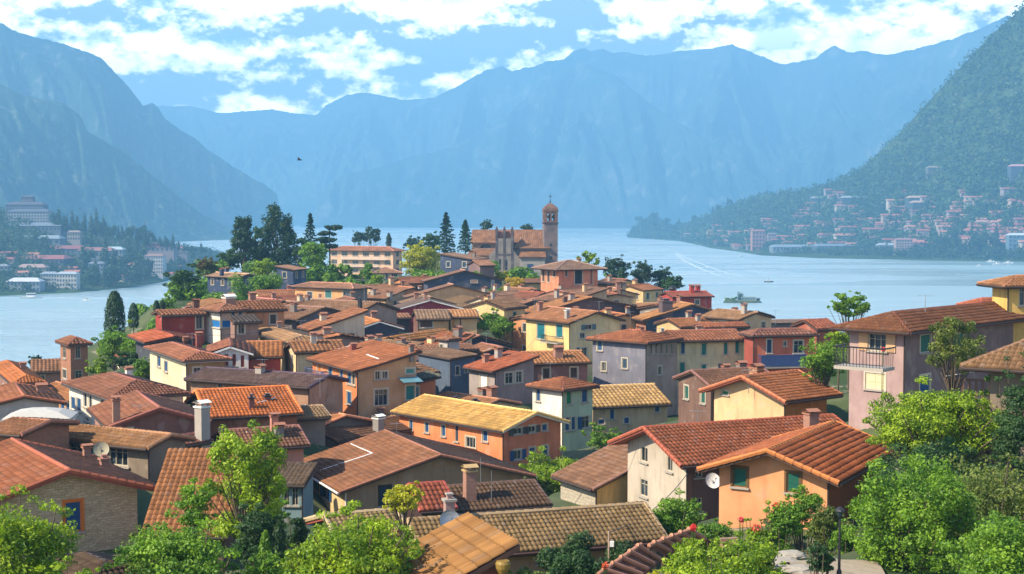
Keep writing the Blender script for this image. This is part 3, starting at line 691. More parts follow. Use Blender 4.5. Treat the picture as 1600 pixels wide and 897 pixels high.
hs('small shed with a timber gable and sand coloured tiles', 545, 858, 490, 640, 22, 59, 880, 'gx', 15, '#4a3228', '#ab9674', PT=.21, QT=.32, fascia='r', moss=.3)
hs('outbuilding with broad ribbed orange tiles at the bottom', 564, 990, 'm4.3', 'm4.6', 21, 42.4, 1040, 'sx', 25, '#7a4a34', '#b08050', PT=.30, QT=.5, barrel=.45, moss=.1, wav=.03)
hs('orange house with a bright yellow tiled roof', 786, 669, 624, 876, 42, 110, 722, 'gy', 17, '#ea8444', '#e6b870', keep=1, wall2='#e07c48', o=.5, og=.5, moss=.05, fascia='w', wav=.02,
   win=[('L', 754, 666, 762, 690, 'c', B1), ('L', 711, 661, 716, 690, 'cn', '#3a3c48'), ('L', 728, 683, 743, 700, 'g', B1), ('L', 640, 656, 645, 672, 'c', B1), ('L', 664, 660, 670, 676, 'c', B1), ('L', 690, 664, 696, 682, 'c', B1),
        ('F', 802, 658, 816, 679, 'o', '#4a4c50'), ('F', 826, 656, 837, 676, 'o', '#4a4c50'), ('F', 847, 652, 855, 673, 'c', B1), ('F', 803, 703, 815, 720, 'o', B1), ('F', 827, 699, 836, 716, 'c', B1), ('F', 847, 696, 856, 712, 'c', B1)],
   chim=[(734, 611, 622, 9, m_plain('darkred', (.16, .06, .05)), DARKMETAL, 1), (756, 622, 634, 10, m_plain('darkred', (.16, .06, .05)), DARKMETAL, 1)])
hs('pale green and white house with a red pyramid roof', 879, 607, 832, 926, 42, 127, 700, 'hip', 18, '#e8dccc', '#c05c3c', wall2='#bcc8a4', fascia='r',
   win=[('L', 838, 608, 844, 627, 'c', B1), ('F', 885, 611, 893, 632, 'c', '#157a48'), ('F', 909, 608, 918, 629, 'c', B1), ('F', 883, 652, 890, 673, 'c', B1), ('F', 893, 651, 899, 672, 'c', B1), ('F', 909, 650, 921, 669, 'o', B1)], line=[((879, 582), (879, 600))])
hs('beige wing with a broad straw coloured roof', 928, 634, 'm8', 1043, 17, 135, 700, 'gx', 18, '#ccae80', '#ecc086', wav=.03, moss=.1,
   win=[('F', 953, 639, 960, 655, 'c', B1), ('F', 1023, 628, 1031, 644, 'c', B1), ('F', 975, 652, 983, 662, 'c', B1), ('F', 935, 655, 945, 663, 'c', B1)], chim=[(985, 592, 599, 8, m_plain('darkred', (.16, .06, .05)), DARKMETAL, 1)])
hs('little stone and ochre cottage with a slanting brown roof', 932, 759, 876, 'm11', 28, 90, 790, 'gy', 20, '#9c8c74', '#93655a', wallm=OLDW, wallm2=m_plaster('#ecb860'), moss=.1, o=.5)
hs('big weathered grey house with red tiles and open shutters', 1074, 716, 981, 1338, 23, 83, 815, 'gx', 19, '#c0b09c', '#a4543c', wall2='#7c5448', o=.9, og=.9, fascia='r', wav=.03,  # wall2: dark brown holds the shade of the right wall
   win=[('L', 1001, 682, 1012, 722, 'gn', B1), ('L', 1042, 699, 1051, 737, 'gn', B1), ('L', 1000, 748, 1012, 776, 'gn', B1), ('F', 1087, 723, 1098, 746, 'gn', B1), ('F', 1086, 778, 1097, 802, 'gn', B1)],
   chim=[(1267, 640, 672, 17)], line=[((1103, 645), (1147, 698))])
hs('orange house in front with green shutters and a white dish', 1293, 740, 1124, 'm9', 60, 66, 818, 'gx', 19, '#e8985c', '#c0643a', wall2='#a05c30', o=.8, og=.8, PT=.26, wav=.02, fc='#6a5030',  # wall2: orange darkened with the shade of the side wall
   win=[('L', 1145, 718, 1167, 761, 'c', '#1e5a4c'), ('L', 1229, 726, 1250, 770, 'c', '#1e5a4c'), ('L', 1174, 798, 1188, 818, 'Dn', '#5a3a28')], ridge='#b4703f')
hs('ochre gabled house with a little green oval window', 1226, 620, 1116, 1292, 39, 102, 685, 'gx', 19, '#e8b880', '#c4683e', wall2='#d88c44', o=.8, og=.8, fascia='r', wav=.02,
   win=[('L', 1195, 613, 1211, 622, 'g', B1), ('L', 1128, 608, 1138, 617, 'c', '#2c7a50')])
hs('house with a dusky tiled roof tucked behind the ochre gable', 1112, 602, 'm6', 1214, 20, 116, 660, 'gx', 16, '#7a5a4c', '#7a4a44')
hs('pink house with a ribbed brown roof and black iron balcony', 1413, 511, 1328, 'm19', 45, 93, 650, 'hip', 19, '#b4928c', '#7c4634', wall2='#8c706c', o=.9, fascia='r', blank=1, PT=.32, QT=.42, wav=.015,
   win=[('L', 1357, 521, 1385, 549, 'o', '#c8a078'), ('L', 1352, 583, 1383, 609, 'c', '#d8c8a0'), ('F', 1438, 522, 1454, 551, 'c', '#2c6458'), ('F', 1437, 586, 1453, 613, 'c', B1), ('F', 1490, 520, 1506, 548, 'c', '#2c6458')], line=[((1386, 478), (1414, 507))])
hs('yellow house at the right edge with a dark tall window', 1576, 442, 'm2.5', 'm10', 8, 104, 500, 'hip', 17, '#e8b850', '#c47448', o=.8, blank=1, win=[('F', 1592, 446, 1610, 478, 'gn', B1)])
hs('house with a red hipped roof left of the yellow one', 1532, 474, 1514, 1650, 22, 120, 500, 'hip', 21, '#a87858', '#b85844', o=.7)
hs('ivy grown house with a mossy ribbed roof at the right edge', 1668, 562, 1548, 'm7', 58, 66, 770, 'hip', 26, '#8a7868', '#8a6a54', o=1.1, moss=.6, PT=.27)
hs('low house with pale sheeting and ribbed tiles at the lower right', 1556, 722, 'm5', 'm9', 12, 69, 770, 'gx', 20, '#8a7866', '#a88a68', PT=.3, QT=1.5, moss=.3)
hs('grey rendered corner house with two pale drainpipes', 1009, 534, 926, 1058, 48, 148, 642, 'hip', 16, '#7e7c8a', '#bc5c3e', wall2='#a89080', o=.5, wav=.03,
   win=[('L', 933, 532, 941, 548, 'c', '#34587c'), ('L', 972, 560, 980, 576, 'c', '#34485c'), ('L', 940, 566, 947, 580, 'g', B1)] + [('F', x_, 537, x_+4, 553, 'gn', B1) for x_ in (1016, 1024, 1032, 1040, 1048)] + [('F', 1028, 572, 1034, 586, 'g', B1)], line=[((1002, 512), (1008, 531))])
hs('long cream house with green shutters in two rows', 1058, 531, 'm6', 1162, 14, 154, 645, 'gx', 13, '#b8a48c', '#c8644a', wall2='#ecd8a0', o=.6, wav=.03, line=[((1100, 511), (1115, 529))],
   win=[('F', 1064, 534, 1070, 553, 'c', B1), ('F', 1096, 536, 1104, 555, 'c', '#1f7468'), ('F', 1131, 535, 1137, 554, 'c', '#1f7468'), ('F', 1149, 532, 1155, 552, 'c', '#1f7468'), ('F', 1062, 566, 1070, 586, 'c', '#1f7468'),
        ('F', 1096, 569, 1104, 589, 'c', '#1f7468'), ('F', 1122, 568, 1128, 584, 'c', '#5a5a60'), ('F', 1059, 604, 1070, 636, 'D', B1), ('F', 1096, 607, 1103, 630, 'D', B1), ('F', 1120, 610, 1130, 626, 'g', B1)])
hs('yellow house with teal shutters and a small stone balcony', 890, 503, 822, 968, 34, 176, 580, 'gy', 16, '#f0c878', '#c87e5c', wall2='#eccc90', o=.5, og=.6,
   win=[('L', 839, 505, 851, 530, 'c', '#1f6c78'), ('L', 869, 507, 879, 527, 'c', '#1f6c78'), ('F', 914, 507, 925, 515, 'o', '#4c6c78'), ('F', 901, 543, 906, 556, 'c', B1), ('F', 909, 543, 917, 558, 'g', B1), ('F', 906, 520, 914, 529, 'g', B1)],
   chim=[(833, 470, 486, 7), (863, 472, 484, 8, GREYW), (886, 482, 500, 6, CEM, WHCAP)])
hs('curved pinkish roofed house behind the yellow one', 822, 473, 814, 936, 22, 212, 490, 'gy', 14, '#5a5460', '#cf8a72')
hs('house with a bright orange roof patch under the turret house', 838, 488, 816, 1004, 26, 194, 500, 'gy', 12, '#6a5a58', '#e08a54')
hs('rust brown stone house with a peach roof and brick stack', 832, 567, 806, 918, 15, 143, 606, 'gx', 13, '#7a6e76', '#e09464', wallm=GREYW, wallm2=m_plaster('#94685c'), chim=[(872, 541, 560, 13)])
hs('square orange turret house with a grey hipped roof', 873, 418, 845, 934, 26, 243, 466, 'hip', 17, '#e48a5c', '#b88e80', wall2='#e8845a', o=1.2,
   win=[('F', 898, 421, 910, 444, 'c', '#2a2c38'), ('F', 883, 421, 887, 432, 'c', '#5a3c34'), ('F', 922, 421, 926, 445, 'c', '#9a4c34'), ('L', 847, 421, 851, 440, 'c', '#5a3c34'), ('L', 855, 421, 859, 441, 'c', '#5a3c34'), ('L', 864, 421, 868, 433, 'c', '#5a3c34')])
hs('wide house with a dark blue gable and tangerine roof', 1010, 499, 994, 1152, 15, 188, 520, 'gy', 16, '#c07858', '#ee9a58', wall2='#4c566c', o=.6, chim=[(1040, 467, 488, 17, m_plain('darkstack', (.12, .08, .08)), m_plain('darkstack', (.12, .08, .08)), 1)],
   win=[('F', 1072, 504, 1077, 513, 'g', W1)])
hs('long crimson house overlooking the lake near the round trees', 1052, 463, 'm6', 1112, 14, 222, 490, 'gx', 10, '#b84038', '#c85044', win=[('F', 1086, 468, 1093, 476, 'g', W1)])
hs('peach roofed house left of the dark chimney block', 1000, 478, 993, 1056, 15, 208, 494, 'gx', 16, '#bc7858', '#eeaa78')
hs('small roof with terracotta tiles behind the long cream house', 1102, 511, 1088, 1166, 20, 172, 524, 'gx', 14, '#8a6a60', '#c86a4e')
hs('brick red house with a dusky hipped roof and blue balcony', 1178, 523, 1163, 1272, 12, 152, 585, 'hip', 17, '#a84c3c', '#94545a', wall2='#d4683e', win=[('F', 1198, 530, 1206, 552, 'c', '#28385c'), ('F', 1240, 532, 1255, 552, 'g', B1), ('F', 1224, 533, 1229, 541, 'g', '#2848a0')])
hs('tiny red house behind the round green tree', 1277, 513, 'm5', 1308, 18, 158, 535, 'gx', 16, '#b86048', '#b45a4c')
hs('low house with a long grey roof at the lake shore', 1174, 504, 1166, 1266, 10, 205, 516, 'gx', 11, '#7c7474', '#95807a', chim=[(1162, 486, 500, 8)])
hs('brick stack house beside the grey lakeside roof', 1262, 508, 'm2', 'm2', 20, 180, 520, 'hip', 10, '#c88a70', '#c06048', wallm=BRICKW, o=.15)
hs('wine red gabled house with white verges', 616, 484, 608, 727, 12, 200, 516, 'gy', 15, '#a83038', '#6a5664', wall2='#a43440', fascia='w', o=.6,
   win=[('F', 664, 488, 672, 506, 'c', '#d89a70'), ('F', 700, 486, 708, 500, 'c', '#4a2c38')])
hs('house with a rose tiled roof above the wine red gable', 640, 463, 634, 774, 16, 226, 492, 'gy', 14, '#6a6470', '#d48a74', wall2='#e0aa70', o=.7, win=[('F', 690, 447, 698, 458, 'c', '#3c4058'), ('F', 706, 450, 713, 459, 'g', B1), ('F', 752, 464, 758, 484, 'c', '#2c3048'), ('F', 655, 456, 664, 466, 'c', '#3c4058')])
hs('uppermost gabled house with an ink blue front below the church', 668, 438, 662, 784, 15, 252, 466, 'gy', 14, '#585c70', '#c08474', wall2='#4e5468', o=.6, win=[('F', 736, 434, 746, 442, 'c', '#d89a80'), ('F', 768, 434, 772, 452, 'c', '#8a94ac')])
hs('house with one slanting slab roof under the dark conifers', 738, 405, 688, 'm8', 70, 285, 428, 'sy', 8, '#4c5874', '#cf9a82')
hs('small peach roofed house left of the church front', 750, 414, 732, 772, 24, 270, 430, 'gx', 14, '#8a6c6c', '#d8967a')
hs('small ochre house with a peach roof beside the round bush', 704, 495, 'm6', 745, 9, 184, 516, 'gx', 12, '#e8b876', '#e8aa80', win=[('F', 718, 497, 721, 512, 'cn', '#7a4a38'), ('F', 706, 499, 711, 510, 'cn', '#c88a50')])
hs('house with a pale pink fan roof in front of the wine red gable', 654, 498, 646, 701, 10, 181, 520, 'gx', 15, '#8a5c50', '#d0aca0', wall2='#d8a468', win=[('F', 656, 501, 676, 512, 'c', '#5c4038')])
hs('peach apartment block on the hill with rows of blue windows', 614, 391, 514, 628, 68, 430, 430, 'hip', 17, '#eebc94', '#c88268', cat='apartment block', name='apartment_block', ww=2.0, wh=1.35, fh=2.5, auto=[('L', 6, 3, 'g', B1), ('F', 1, 3, 'g', B1)], o=.9)
hs('cottage with a coral hipped roof below the apartment block', 585, 426, 'm6', 627, 14, 350, 442, 'hip', 20, '#e8c89c', '#d89a80', win=[('F', 612, 428, 621, 438, 'g', B1), ('F', 603, 428, 606, 436, 'g', B1)])
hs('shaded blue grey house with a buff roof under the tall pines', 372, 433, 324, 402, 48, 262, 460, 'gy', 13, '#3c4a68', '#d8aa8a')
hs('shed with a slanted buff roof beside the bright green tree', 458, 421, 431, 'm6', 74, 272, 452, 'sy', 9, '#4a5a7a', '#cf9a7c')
hs('low roofs filling the lane left of the round bush', 610, 497, 600, 640, 20, 196, 510, 'gx', 12, '#5c4c54', '#c89078')
hs('house with a tan roof at the foot of the church hill', 800, 452, 792, 832, 20, 248, 466, 'gx', 12, '#7c7078', '#c49a88')
hs('small glazed blue green lean-to between the feathery tree and the tan villa', 471, 756, 440, 'm3', 84, 90, 805, 'sx', 12, '#7c98a0', '#3c3a40', o=.3, win=[('L', 444, 762, 452, 790, 'gn', B1), ('L', 456, 762, 466, 790, 'gn', B1)])
hs('square brick bell tower with a pyramid roof standing by the lake', 110, 536, 94, 137, 32, 150, 640, 'hip', 24, '#a85a44', '#9c5444', wallm=BRICKW, o=.42, name='bell_tower', cat='bell tower', nogut=1, moss=.1,
   win=[('F', 118, 541, 126, 560, 'gn', B1), ('L', 98, 543, 103, 560, 'gn', B1), ('F', 117, 578, 129, 596, 'gn', B1), ('L', 98, 577, 104, 592, 'g', B1)])
for h in H: solve(h)
# low houses squeezed into the lanes between the others
def _foot(h, sh=-.4):
    r, l, c = h['r'], h['l'], h['ctr']; a, b = h['Lr']/2-sh, h['Ll']/2-sh
    return [(c + r*x*a + l*y*b) for x, y in ((-1,-1),(1,-1),(1,1),(-1,1))]
def _sep2(A, B):
    for X in (A, B):
        for i in range(2):
            ax = (X[i+1]-X[i]); ax = Vector((ax.x, ax.y)).normalized()
            a = [ax.dot(Vector((p.x, p.y))) for p in A]; b = [ax.dot(Vector((p.x, p.y))) for p in B]
            if max(a) < min(b) or max(b) < min(a): return True
    return False
FEET = [_foot(h) for h in H]; BASE = list(H); _rr = random.Random(4); _nf = 0
for _ in range(1500):
    if _nf >= 64: break
    px, D = _rr.uniform(230, 1180), _rr.choice([_rr.uniform(88, 170), _rr.uniform(120, 260)])
    if D < 112 or D < 150 and (px > 800 or px < 280): continue
    if D < 178 and px > 800: continue
    if D > 200 and not 420 < px < 1000: continue
    X = (px-800)/FPX*D; L1, L2 = _rr.uniform(4.5, 8), _rr.uniform(4, 6.5); a = _rr.uniform(14, 62); c = Vector((X, D, 0))
    nb = sorted(BASE, key=lambda h: (Vector((h['ctr'].x, h['ctr'].y, 0))-c).length)[:3]
    if (Vector((nb[0]['ctr'].x, nb[0]['ctr'].y, 0))-c).length > 14: continue
    zb = min(h['zb'] for h in nb); top = min(h['zb']+h['he'] for h in nb); he = min(5.6, max(2.6, top-zb-_rr.uniform(-.2, .7)))
    h = dict(label='low terracotta roofed house squeezed between larger houses of the hill town', group='low houses in the lanes', cx=px, cy=0, xl='m5', xr='m5', a=a, D=D, yb=0, roof=_rr.choice(['gx', 'gy', 'sx', 'gx', 'gy']), slope=_rr.uniform(10, 17),
             wall=_rr.choice(['#d8b080', '#e8c890', '#e0b878', '#9c8c80', '#d88c54', '#ecdcb8', '#d8c4a4', '#f0cc84']), rc=_rr.choice(['#b4684c', '#a45a44', '#c87c54', '#9c6450', '#c89070', '#b87858']), o=.35)
    ar = R(a); r_ = Vector((math.cos(ar), math.sin(ar), 0)); l_ = Vector((-math.sin(ar), math.cos(ar), 0)); C = c - r_*L1/2 - l_*L2/2; C.z = zb+he
    h.update(C=C, r=r_, l=l_, Lr=L1, Ll=L2, zb=zb, ctr=Vector((c.x, c.y, zb)), he=he, ar=ar); f = _foot(h, 0)
    if any(not _sep2(f, g) for g in FEET): continue
    FEET.append(_foot(h)); H.append(h); _nf += 1
print('FILL', _nf)
# overlap report
def _corn(h, sh=.25):
    r, l, c = h['r'], h['l'], h['ctr']; a, b = h['Lr']/2-sh, h['Ll']/2-sh
    return [(c + r*x*a + l*y*b) for x, y in ((-1,-1),(1,-1),(1,1),(-1,1))]
def _sep(A, B):
    for X in (A, B):
        for i in range(2):
            ax = (X[i+1]-X[i]); ax = Vector((ax.x, ax.y)).normalized()
            a = [ax.dot(Vector((p.x, p.y))) for p in A]; b = [ax.dot(Vector((p.x, p.y))) for p in B]
            if max(a) < min(b) or max(b) < min(a): return True
    return False
for i in range(len(H)):
    for j in range(i):
        if not _sep(_corn(H[i]), _corn(H[j])): print('OVERLAP', H[i]['label'][:38], '|', H[j]['label'][:38])
# ------------------------------------------------ ground of the town hill
CP = []
for h in H:
    c = h['ctr']; n1, n2 = max(2, int(h['Lr']/3)+1), max(2, int(h['Ll']/3)+1)
    for i in range(n1+1):
        for j in range(n2+1):
            q = c + h['r']*h['Lr']*(i/n1-.5) + h['l']*h['Ll']*(j/n2-.5); CP.append((q.x, q.y, h['zb'] - .4 - (.5 if h['D'] > 90 else 0)))
for px, py, D in ((1270, 885, 48), (1215, 880, 52), (1330, 890, 48), (100, 897, 46), (300, 890, 52), (430, 897, 52), (560, 897, 50), (1100, 893, 50), (1150, 850, 62), (1450, 850, 55), (1560, 800, 62), (1050, 838, 78),
                  (1230, 835, 62), (940, 885, 62), (880, 762, 100), (940, 702, 116), (1290, 600, 112), (1270, 640, 100), (1500, 600, 95), (180, 585, 165), (160, 560, 178), (200, 520, 182), (770, 512, 182), (800, 470, 232),
                  (650, 430, 290), (560, 436, 300), (700, 396, 380), (490, 440, 300), (430, 425, 320), (380, 425, 320), (300, 470, 240), (960, 470, 250), (1010, 470, 270), (1040, 475, 262), (970, 500, 215),
                  (780, 437, 420), (860, 436, 440), (740, 430, 420), (900, 440, 420), (640, 452, 250), (560, 455, 255), (115, 600, 138), (60, 620, 160), (1330, 500, 160), (500, 890, 45), (760, 897, 40)):
    p = P(px, py, D); CP.append((p.x, p.y, p.z))
for D in (68, 76, 84, 92):
    for px in (385, 415, 445, 475, 505, 540, 580, 620): p = P(px, 848, D); CP.append((p.x, p.y, p.z))
for D in (69, 75, 81):
    for px in (975, 1010, 1045, 1080, 1110): p = P(px, 838, D); CP.append((p.x, p.y, p.z))
CPA = np.array(CP)
def ground(x, y):
    x = np.asarray(x, float); y = np.asarray(y, float)
    d2 = (x[..., None]-CPA[:, 0])**2 + (y[..., None]-CPA[:, 1])**2
    w = 1/(d2+1.5)**1.9; z = (w*CPA[:, 2]).sum(-1)/w.sum(-1)
    d = np.sqrt(d2.min(-1)); lim = np.where(y < 90, 60.0, 6.0)
    z = z - .62*np.maximum(0, d-lim) - .004*np.maximum(0, d-lim)**1.3
    return np.maximum(z, -4.0)
def gz(x, y): return float(ground(np.array([x]), np.array([y]))[0])

GA, GB = (.03, .055, .016), (.085, .10, .04)
m_, t = new_mat('hill_ground'); oc = t.n('ShaderNodeTexCoord').outputs['Object']
col = t.mix(t.ramp(t.noise(oc, .12, 5, .65), .35, .65), GA, GB)
col = t.mix(t.ramp(t.noise(oc, .5, 4, .6), .58, .68), col, (.24, .20, .15))
M_GROUND = finish(m_, t, col, .95, t.noise(oc, 3, 5), .6, .06)
xs = np.concatenate([np.arange(-420, -150, 12), np.arange(-150, 190, 3.0), np.arange(190, 520, 12)])
ys = np.concatenate([np.arange(-60, 20, 10), np.arange(20, 320, 3.0), np.arange(320, 640, 7)])
X, Y = np.meshgrid(xs, ys); Z = np.zeros_like(X)
for i in range(X.shape[0]): Z[i] = ground(X[i], Y[i])
behind = Y < 25
Z = np.where(behind, np.minimum(Z, 52), Z)
nx, ny = len(xs), len(ys); idx = np.arange(nx*ny).reshape(ny, nx)
F_ = np.stack([idx[:-1, :-1], idx[:-1, 1:], idx[1:, 1:], idx[1:, :-1]], -1).reshape(-1, 4)
tag(np_mesh('ground', np.stack([X.ravel(), Y.ravel(), Z.ravel()], 1), F_, [M_GROUND], smooth=True), kind='structure')

# ------------------------------------------------ lake
m_, t = new_mat('lake_water'); oc = t.n('ShaderNodeTexCoord').outputs['Object']
mp = t.n('ShaderNodeMapping', i={0: oc}); mp.inputs['Scale'].default_value = (.0016, .007, 1)
st = t.ramp(t.noise(mp.outputs[0], 1.0, 4, .55, .4), .42, .62)
mp2 = t.n('ShaderNodeMapping', i={0: oc}); mp2.inputs['Scale'].default_value = (.05, .16, 1)
w1 = t.noise(mp2.outputs[0], 1.0, 6, .62, .3)
mp3 = t.n('ShaderNodeMapping', i={0: oc}); mp3.inputs['Scale'].default_value = (.012, .06, 1)
w2 = t.noise(mp3.outputs[0], 1.0, 4, .6, .5)
sx_ = t.n('ShaderNodeSeparateXYZ', i={0: oc}).outputs[0]
left = t.m('SUBTRACT', 1.0, t.ramp(sx_, -150, 150))              # the open wind side of the lake is rougher
hgt = t.m('ADD', w1, t.m('MULTIPLY', w2, 1.4))
amp = t.m('ADD', t.m('MULTIPLY', left, .5), t.m('ADD', .12, t.m('MULTIPLY', st, .5)))
bmp = t.n('ShaderNodeBump', i={'Strength': amp, 'Distance': 1.6, 'Height': hgt}).outputs[0]
b = t.n('ShaderNodeBsdfPrincipled', i={'Base Color': (.26, .37, .40, 1), 'Roughness': t.m('ADD', .20, t.m('MULTIPLY', st, .34)), 'IOR': 1.333, 'Specular IOR Level': .5, 'Normal': bmp})  # pale base colour stands in for bright clouds mirrored in the water
t.n('ShaderNodeOutputMaterial', i={0: b.outputs[0]}); M_WATER = m_
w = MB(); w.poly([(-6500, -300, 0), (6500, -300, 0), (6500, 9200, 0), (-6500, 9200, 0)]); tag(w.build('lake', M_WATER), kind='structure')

# ------------------------------------------------ mountains
def interp(pts, x):
    if x <= pts[0][0]: return pts[0][1]
    for a, b in zip(pts[:-1], pts[1:]):
        if x <= b[0]:
            t_ = (x-a[0])/(b[0]-a[0]); return a[1]+(b[1]-a[1])*t_
    return pts[-1][1]
class Mountain:
    def __init__(s, name, sky, Dr, Ds, p=1.3, amp=.22, fs=1/110, seed=0, skn=2.0, ns=70, step=5, mat=None, label=None):
        s.sky, s.Dr, s.Ds, s.p, s.amp, s.fs, s.seed, s.skn = sky, Dr, Ds, p, amp, fs, seed, skn
        x0, x1 = sky[0][0], sky[-1][0]; cols = np.arange(x0, x1+step, step); ss = np.concatenate([np.linspace(0, 1, ns), [1.04, 1.12, 1.2]])
        V = []
        for px in cols:
            for q in ss: V.append(tuple(s.at(px, q)))
        n = len(ss); idx = np.arange(len(cols)*n).reshape(len(cols), n)
        Fq = np.stack([idx[:-1, :-1], idx[1:, :-1], idx[1:, 1:], idx[:-1, 1:]], -1).reshape(-1, 4)
        s.o = tag(np_mesh(name, V, Fq, [mat], smooth=False), kind='structure')
    def at(s, px, q):
        Dr, Ds = interp(s.Dr, px), interp(s.Ds, px)
        wob = (mnoise.noise(Vector((px*.045, s.seed, 0)))*.9 + mnoise.noise(Vector((px*.13, s.seed+3, 0)))*.55)*s.skn + (mnoise.noise(Vector((px*.42, s.seed+7, 0)))*.9 + mnoise.noise(Vector((px*.9, s.seed+9, 0)))*.5)*min(1.6, s.skn)
        py = interp(s.sky, px) + wob
        zr = max(P(px, py, Dr).z, 2.0); qq = min(q, 1.0)
        D = Ds + (Dr-Ds)*q
        k_ = zr*1.1; wx = (px-800)/FPX*D; wv = Vector((wx/k_ + .35*mnoise.noise(Vector((wx/k_*1.3, D/k_, s.seed))), D/k_*.55, s.seed*1.7))
        spur = mnoise.ridged_multi_fractal(wv, .85, 2.1, 7, 1.0, 2.0)
        fine = mnoise.fractal(wv*7, .7, 2.1, 4)
        pf = qq**s.p
        carve = min(1.25, max(0.0, (1.45-spur)/1.5)); sn = math.sin(math.pi*qq)
        z = zr*pf*(1 - s.amp*1.25*carve*(sn**.6 if sn > 0 else 0)) + zr*s.amp*.16*fine*sn
        # keep the spurs under the skyline as seen from the near shore
        lim = CAMZ + (zr-CAMZ)*D/Dr
        if q < 1: z = min(z, lim - (1-qq)*6)
        if q > 1: z = zr*(1-(q-1)*4.9)
        if qq == 0: z = -4
        else: z = max(z, 1.5*qq + (-3 if qq < .01 else 0))
        d = RAY(px, 448.5); return Vector((d.x/d.y*D, D, z))
    def place(s, px, py):
        lo = None
        for i in range(1, 160):
            q = i/160; p = s.at(px, q)
            if PX(p)[1] <= py: return p
        return s.at(px, 1.0)
def m_mount(name, a, b, c, s1=.004, rock=.6):
    m, t = new_mat(name); oc = t.n('ShaderNodeTexCoord').outputs['Object']
    n1 = t.noise(oc, s1, 7, .65); n2 = t.noise(oc, s1*6, 6, .7)
    col = t.mix(t.ramp(n1, .35, .65), a, b); col = t.mix(t.m('MULTIPLY', t.ramp(n2, .52, .7), rock), col, c)
    return finish(m, t, col, .95, n2, .8, 14, 0, .05)
MT_FAR = m_mount('far_slopes', (.015, .04, .04), (.05, .075, .06), (.22, .22, .21), .0014)
MT_LEFT = m_mount('left_slopes', (.012, .035, .035), (.045, .075, .05), (.24, .24, .20), .003, .55)
MT_NEAR = m_mount('wooded_slope', (.022, .05, .02), (.06, .10, .035), (.11, .13, .05), .006, .7)
far = Mountain('far_mountains', [(-500, 150), (-100, 160), (255, 166), (300, 165), (345, 177), (425, 171), (470, 178), (495, 180), (510, 165), (545, 148), (575, 145), (625, 155), (640, 156), (680, 152), (715, 135), (760, 109), (785, 104), (800, 112), (850, 98),
    (880, 92), (895, 80), (912, 75), (925, 80), (937, 76), (955, 83), (975, 81), (1010, 88), (1060, 80), (1110, 75), (1140, 69), (1165, 80), (1215, 99), (1225, 100), (1268, 92), (1285, 78), (1300, 71), (1320, 82), (1345, 80), (1380, 86), (1420, 78), (1490, 58), (1530, 42), (1565, 25), (1620, 30), (2100, 20)],
    [(0, 8500), (480, 8400), (800, 7600), (1300, 7600), (1600, 6400)], [(0, 6600), (450, 6400), (900, 5700), (1400, 5200), (1600, 5000)], 1.05, .55, 1/75, 3, 2.2, 80, 3, MT_FAR)
mid = Mountain('middle_mountains', [(470, 356), (490, 335), (505, 300), (520, 283), (545, 270), (590, 262), (640, 246), (700, 232), (760, 205), (815, 160), (860, 122), (905, 96), (960, 118), (1000, 150), (1045, 185), (1085, 208), (1120, 232), (1155, 262), (1195, 285), (1210, 330), (1220, 356)],
    [(470, 5900), (905, 6900), (1220, 5600)], [(470, 5700), (905, 5500), (1220, 5400)], 1.0, .45, 1/60, 11, 2.0, 60, 5, MT_FAR)
lft = Mountain('left_mountain', [(-700, 60), (-300, 20), (-60, 8), (0, 34), (12, 36), (25, 46), (50, 55), (68, 60), (105, 68), (120, 74), (150, 84), (165, 92), (180, 108), (205, 135), (228, 166), (242, 160), (252, 170), (262, 186), (285, 203), (310, 218), (330, 236), (350, 250), (378, 267), (392, 276), (420, 292), (434, 303), (437, 325), (442, 352)],
    [(-300, 4300), (0, 4400), (442, 4700)], [(-300, 2800), (0, 3100), (250, 3800), (442, 4500)], 1.15, .45, 1/55, 21, 1.9, 80, 3, MT_LEFT)
lf2 = Mountain('left_foothill', [(-500, 110), (0, 128), (45, 150), (100, 160), (130, 180), (140, 205), (200, 240), (260, 290), (310, 330), (350, 352), (380, 362)],
    [(-300, 3100), (0, 3200), (380, 3500)], [(-300, 2300), (0, 2300), (380, 3300)], 1.2, .40, 1/50, 33, 2.0, 60, 4, MT_LEFT)
rgt = Mountain('right_mountain', [(980, 371), (992, 362), (1003, 347), (1018, 343), (1035, 348), (1048, 358), (1075, 352), (1110, 335), (1160, 312), (1205, 303), (1250, 298), (1290, 288), (1315, 280), (1345, 262), (1372, 236), (1400, 211), (1440, 166), (1480, 122), (1520, 78), (1560, 38), (1595, 6), (1700, -90), (1850, -160), (2200, -200)],
    [(980, 3700), (1100, 3200), (1300, 2700), (1600, 2300)], [(980, 3500), (1060, 3100), (1110, 2500), (1190, 2080), (1280, 1960), (1500, 1850), (2200, 1700)], 1.9, .20, 1/60, 41, 1.4, 110, 4, MT_NEAR)
pen = Mountain('left_shore_hill', [(-500, 290), (-60, 316), (0, 330), (50, 335), (80, 350), (100, 358), (160, 368), (240, 378), (290, 390), (330, 396), (360, 404), (392, 416)],
    [(-300, 1500), (0, 1550), (250, 1750), (392, 1900)], [(-300, 1040), (0, 1085), (120, 1130), (200, 1200), (256, 1300), (320, 1560), (392, 1880)], 1.0, .10, 1/60, 51, .8, 60, 4, MT_NEAR)

# ------------------------------------------------ haze
HZ = MB(); HZ.box(-6400, -250, -6, 6400, 9250, 1010)
m_, t = new_mat('haze')
v = t.n('ShaderNodeVolumePrincipled', i={'Color': HAZE_COLOR+(1,), 'Density': HAZE_DENSITY, 'Anisotropy': 0.1})
t.n('ShaderNodeOutputMaterial', i={1: v.outputs[0]})
tag(HZ.build('haze', m_), kind='stuff', label='pale blue haze over the lake and the mountains')

# ------------------------------------------------ build the houses
for h in H: build_house(h)
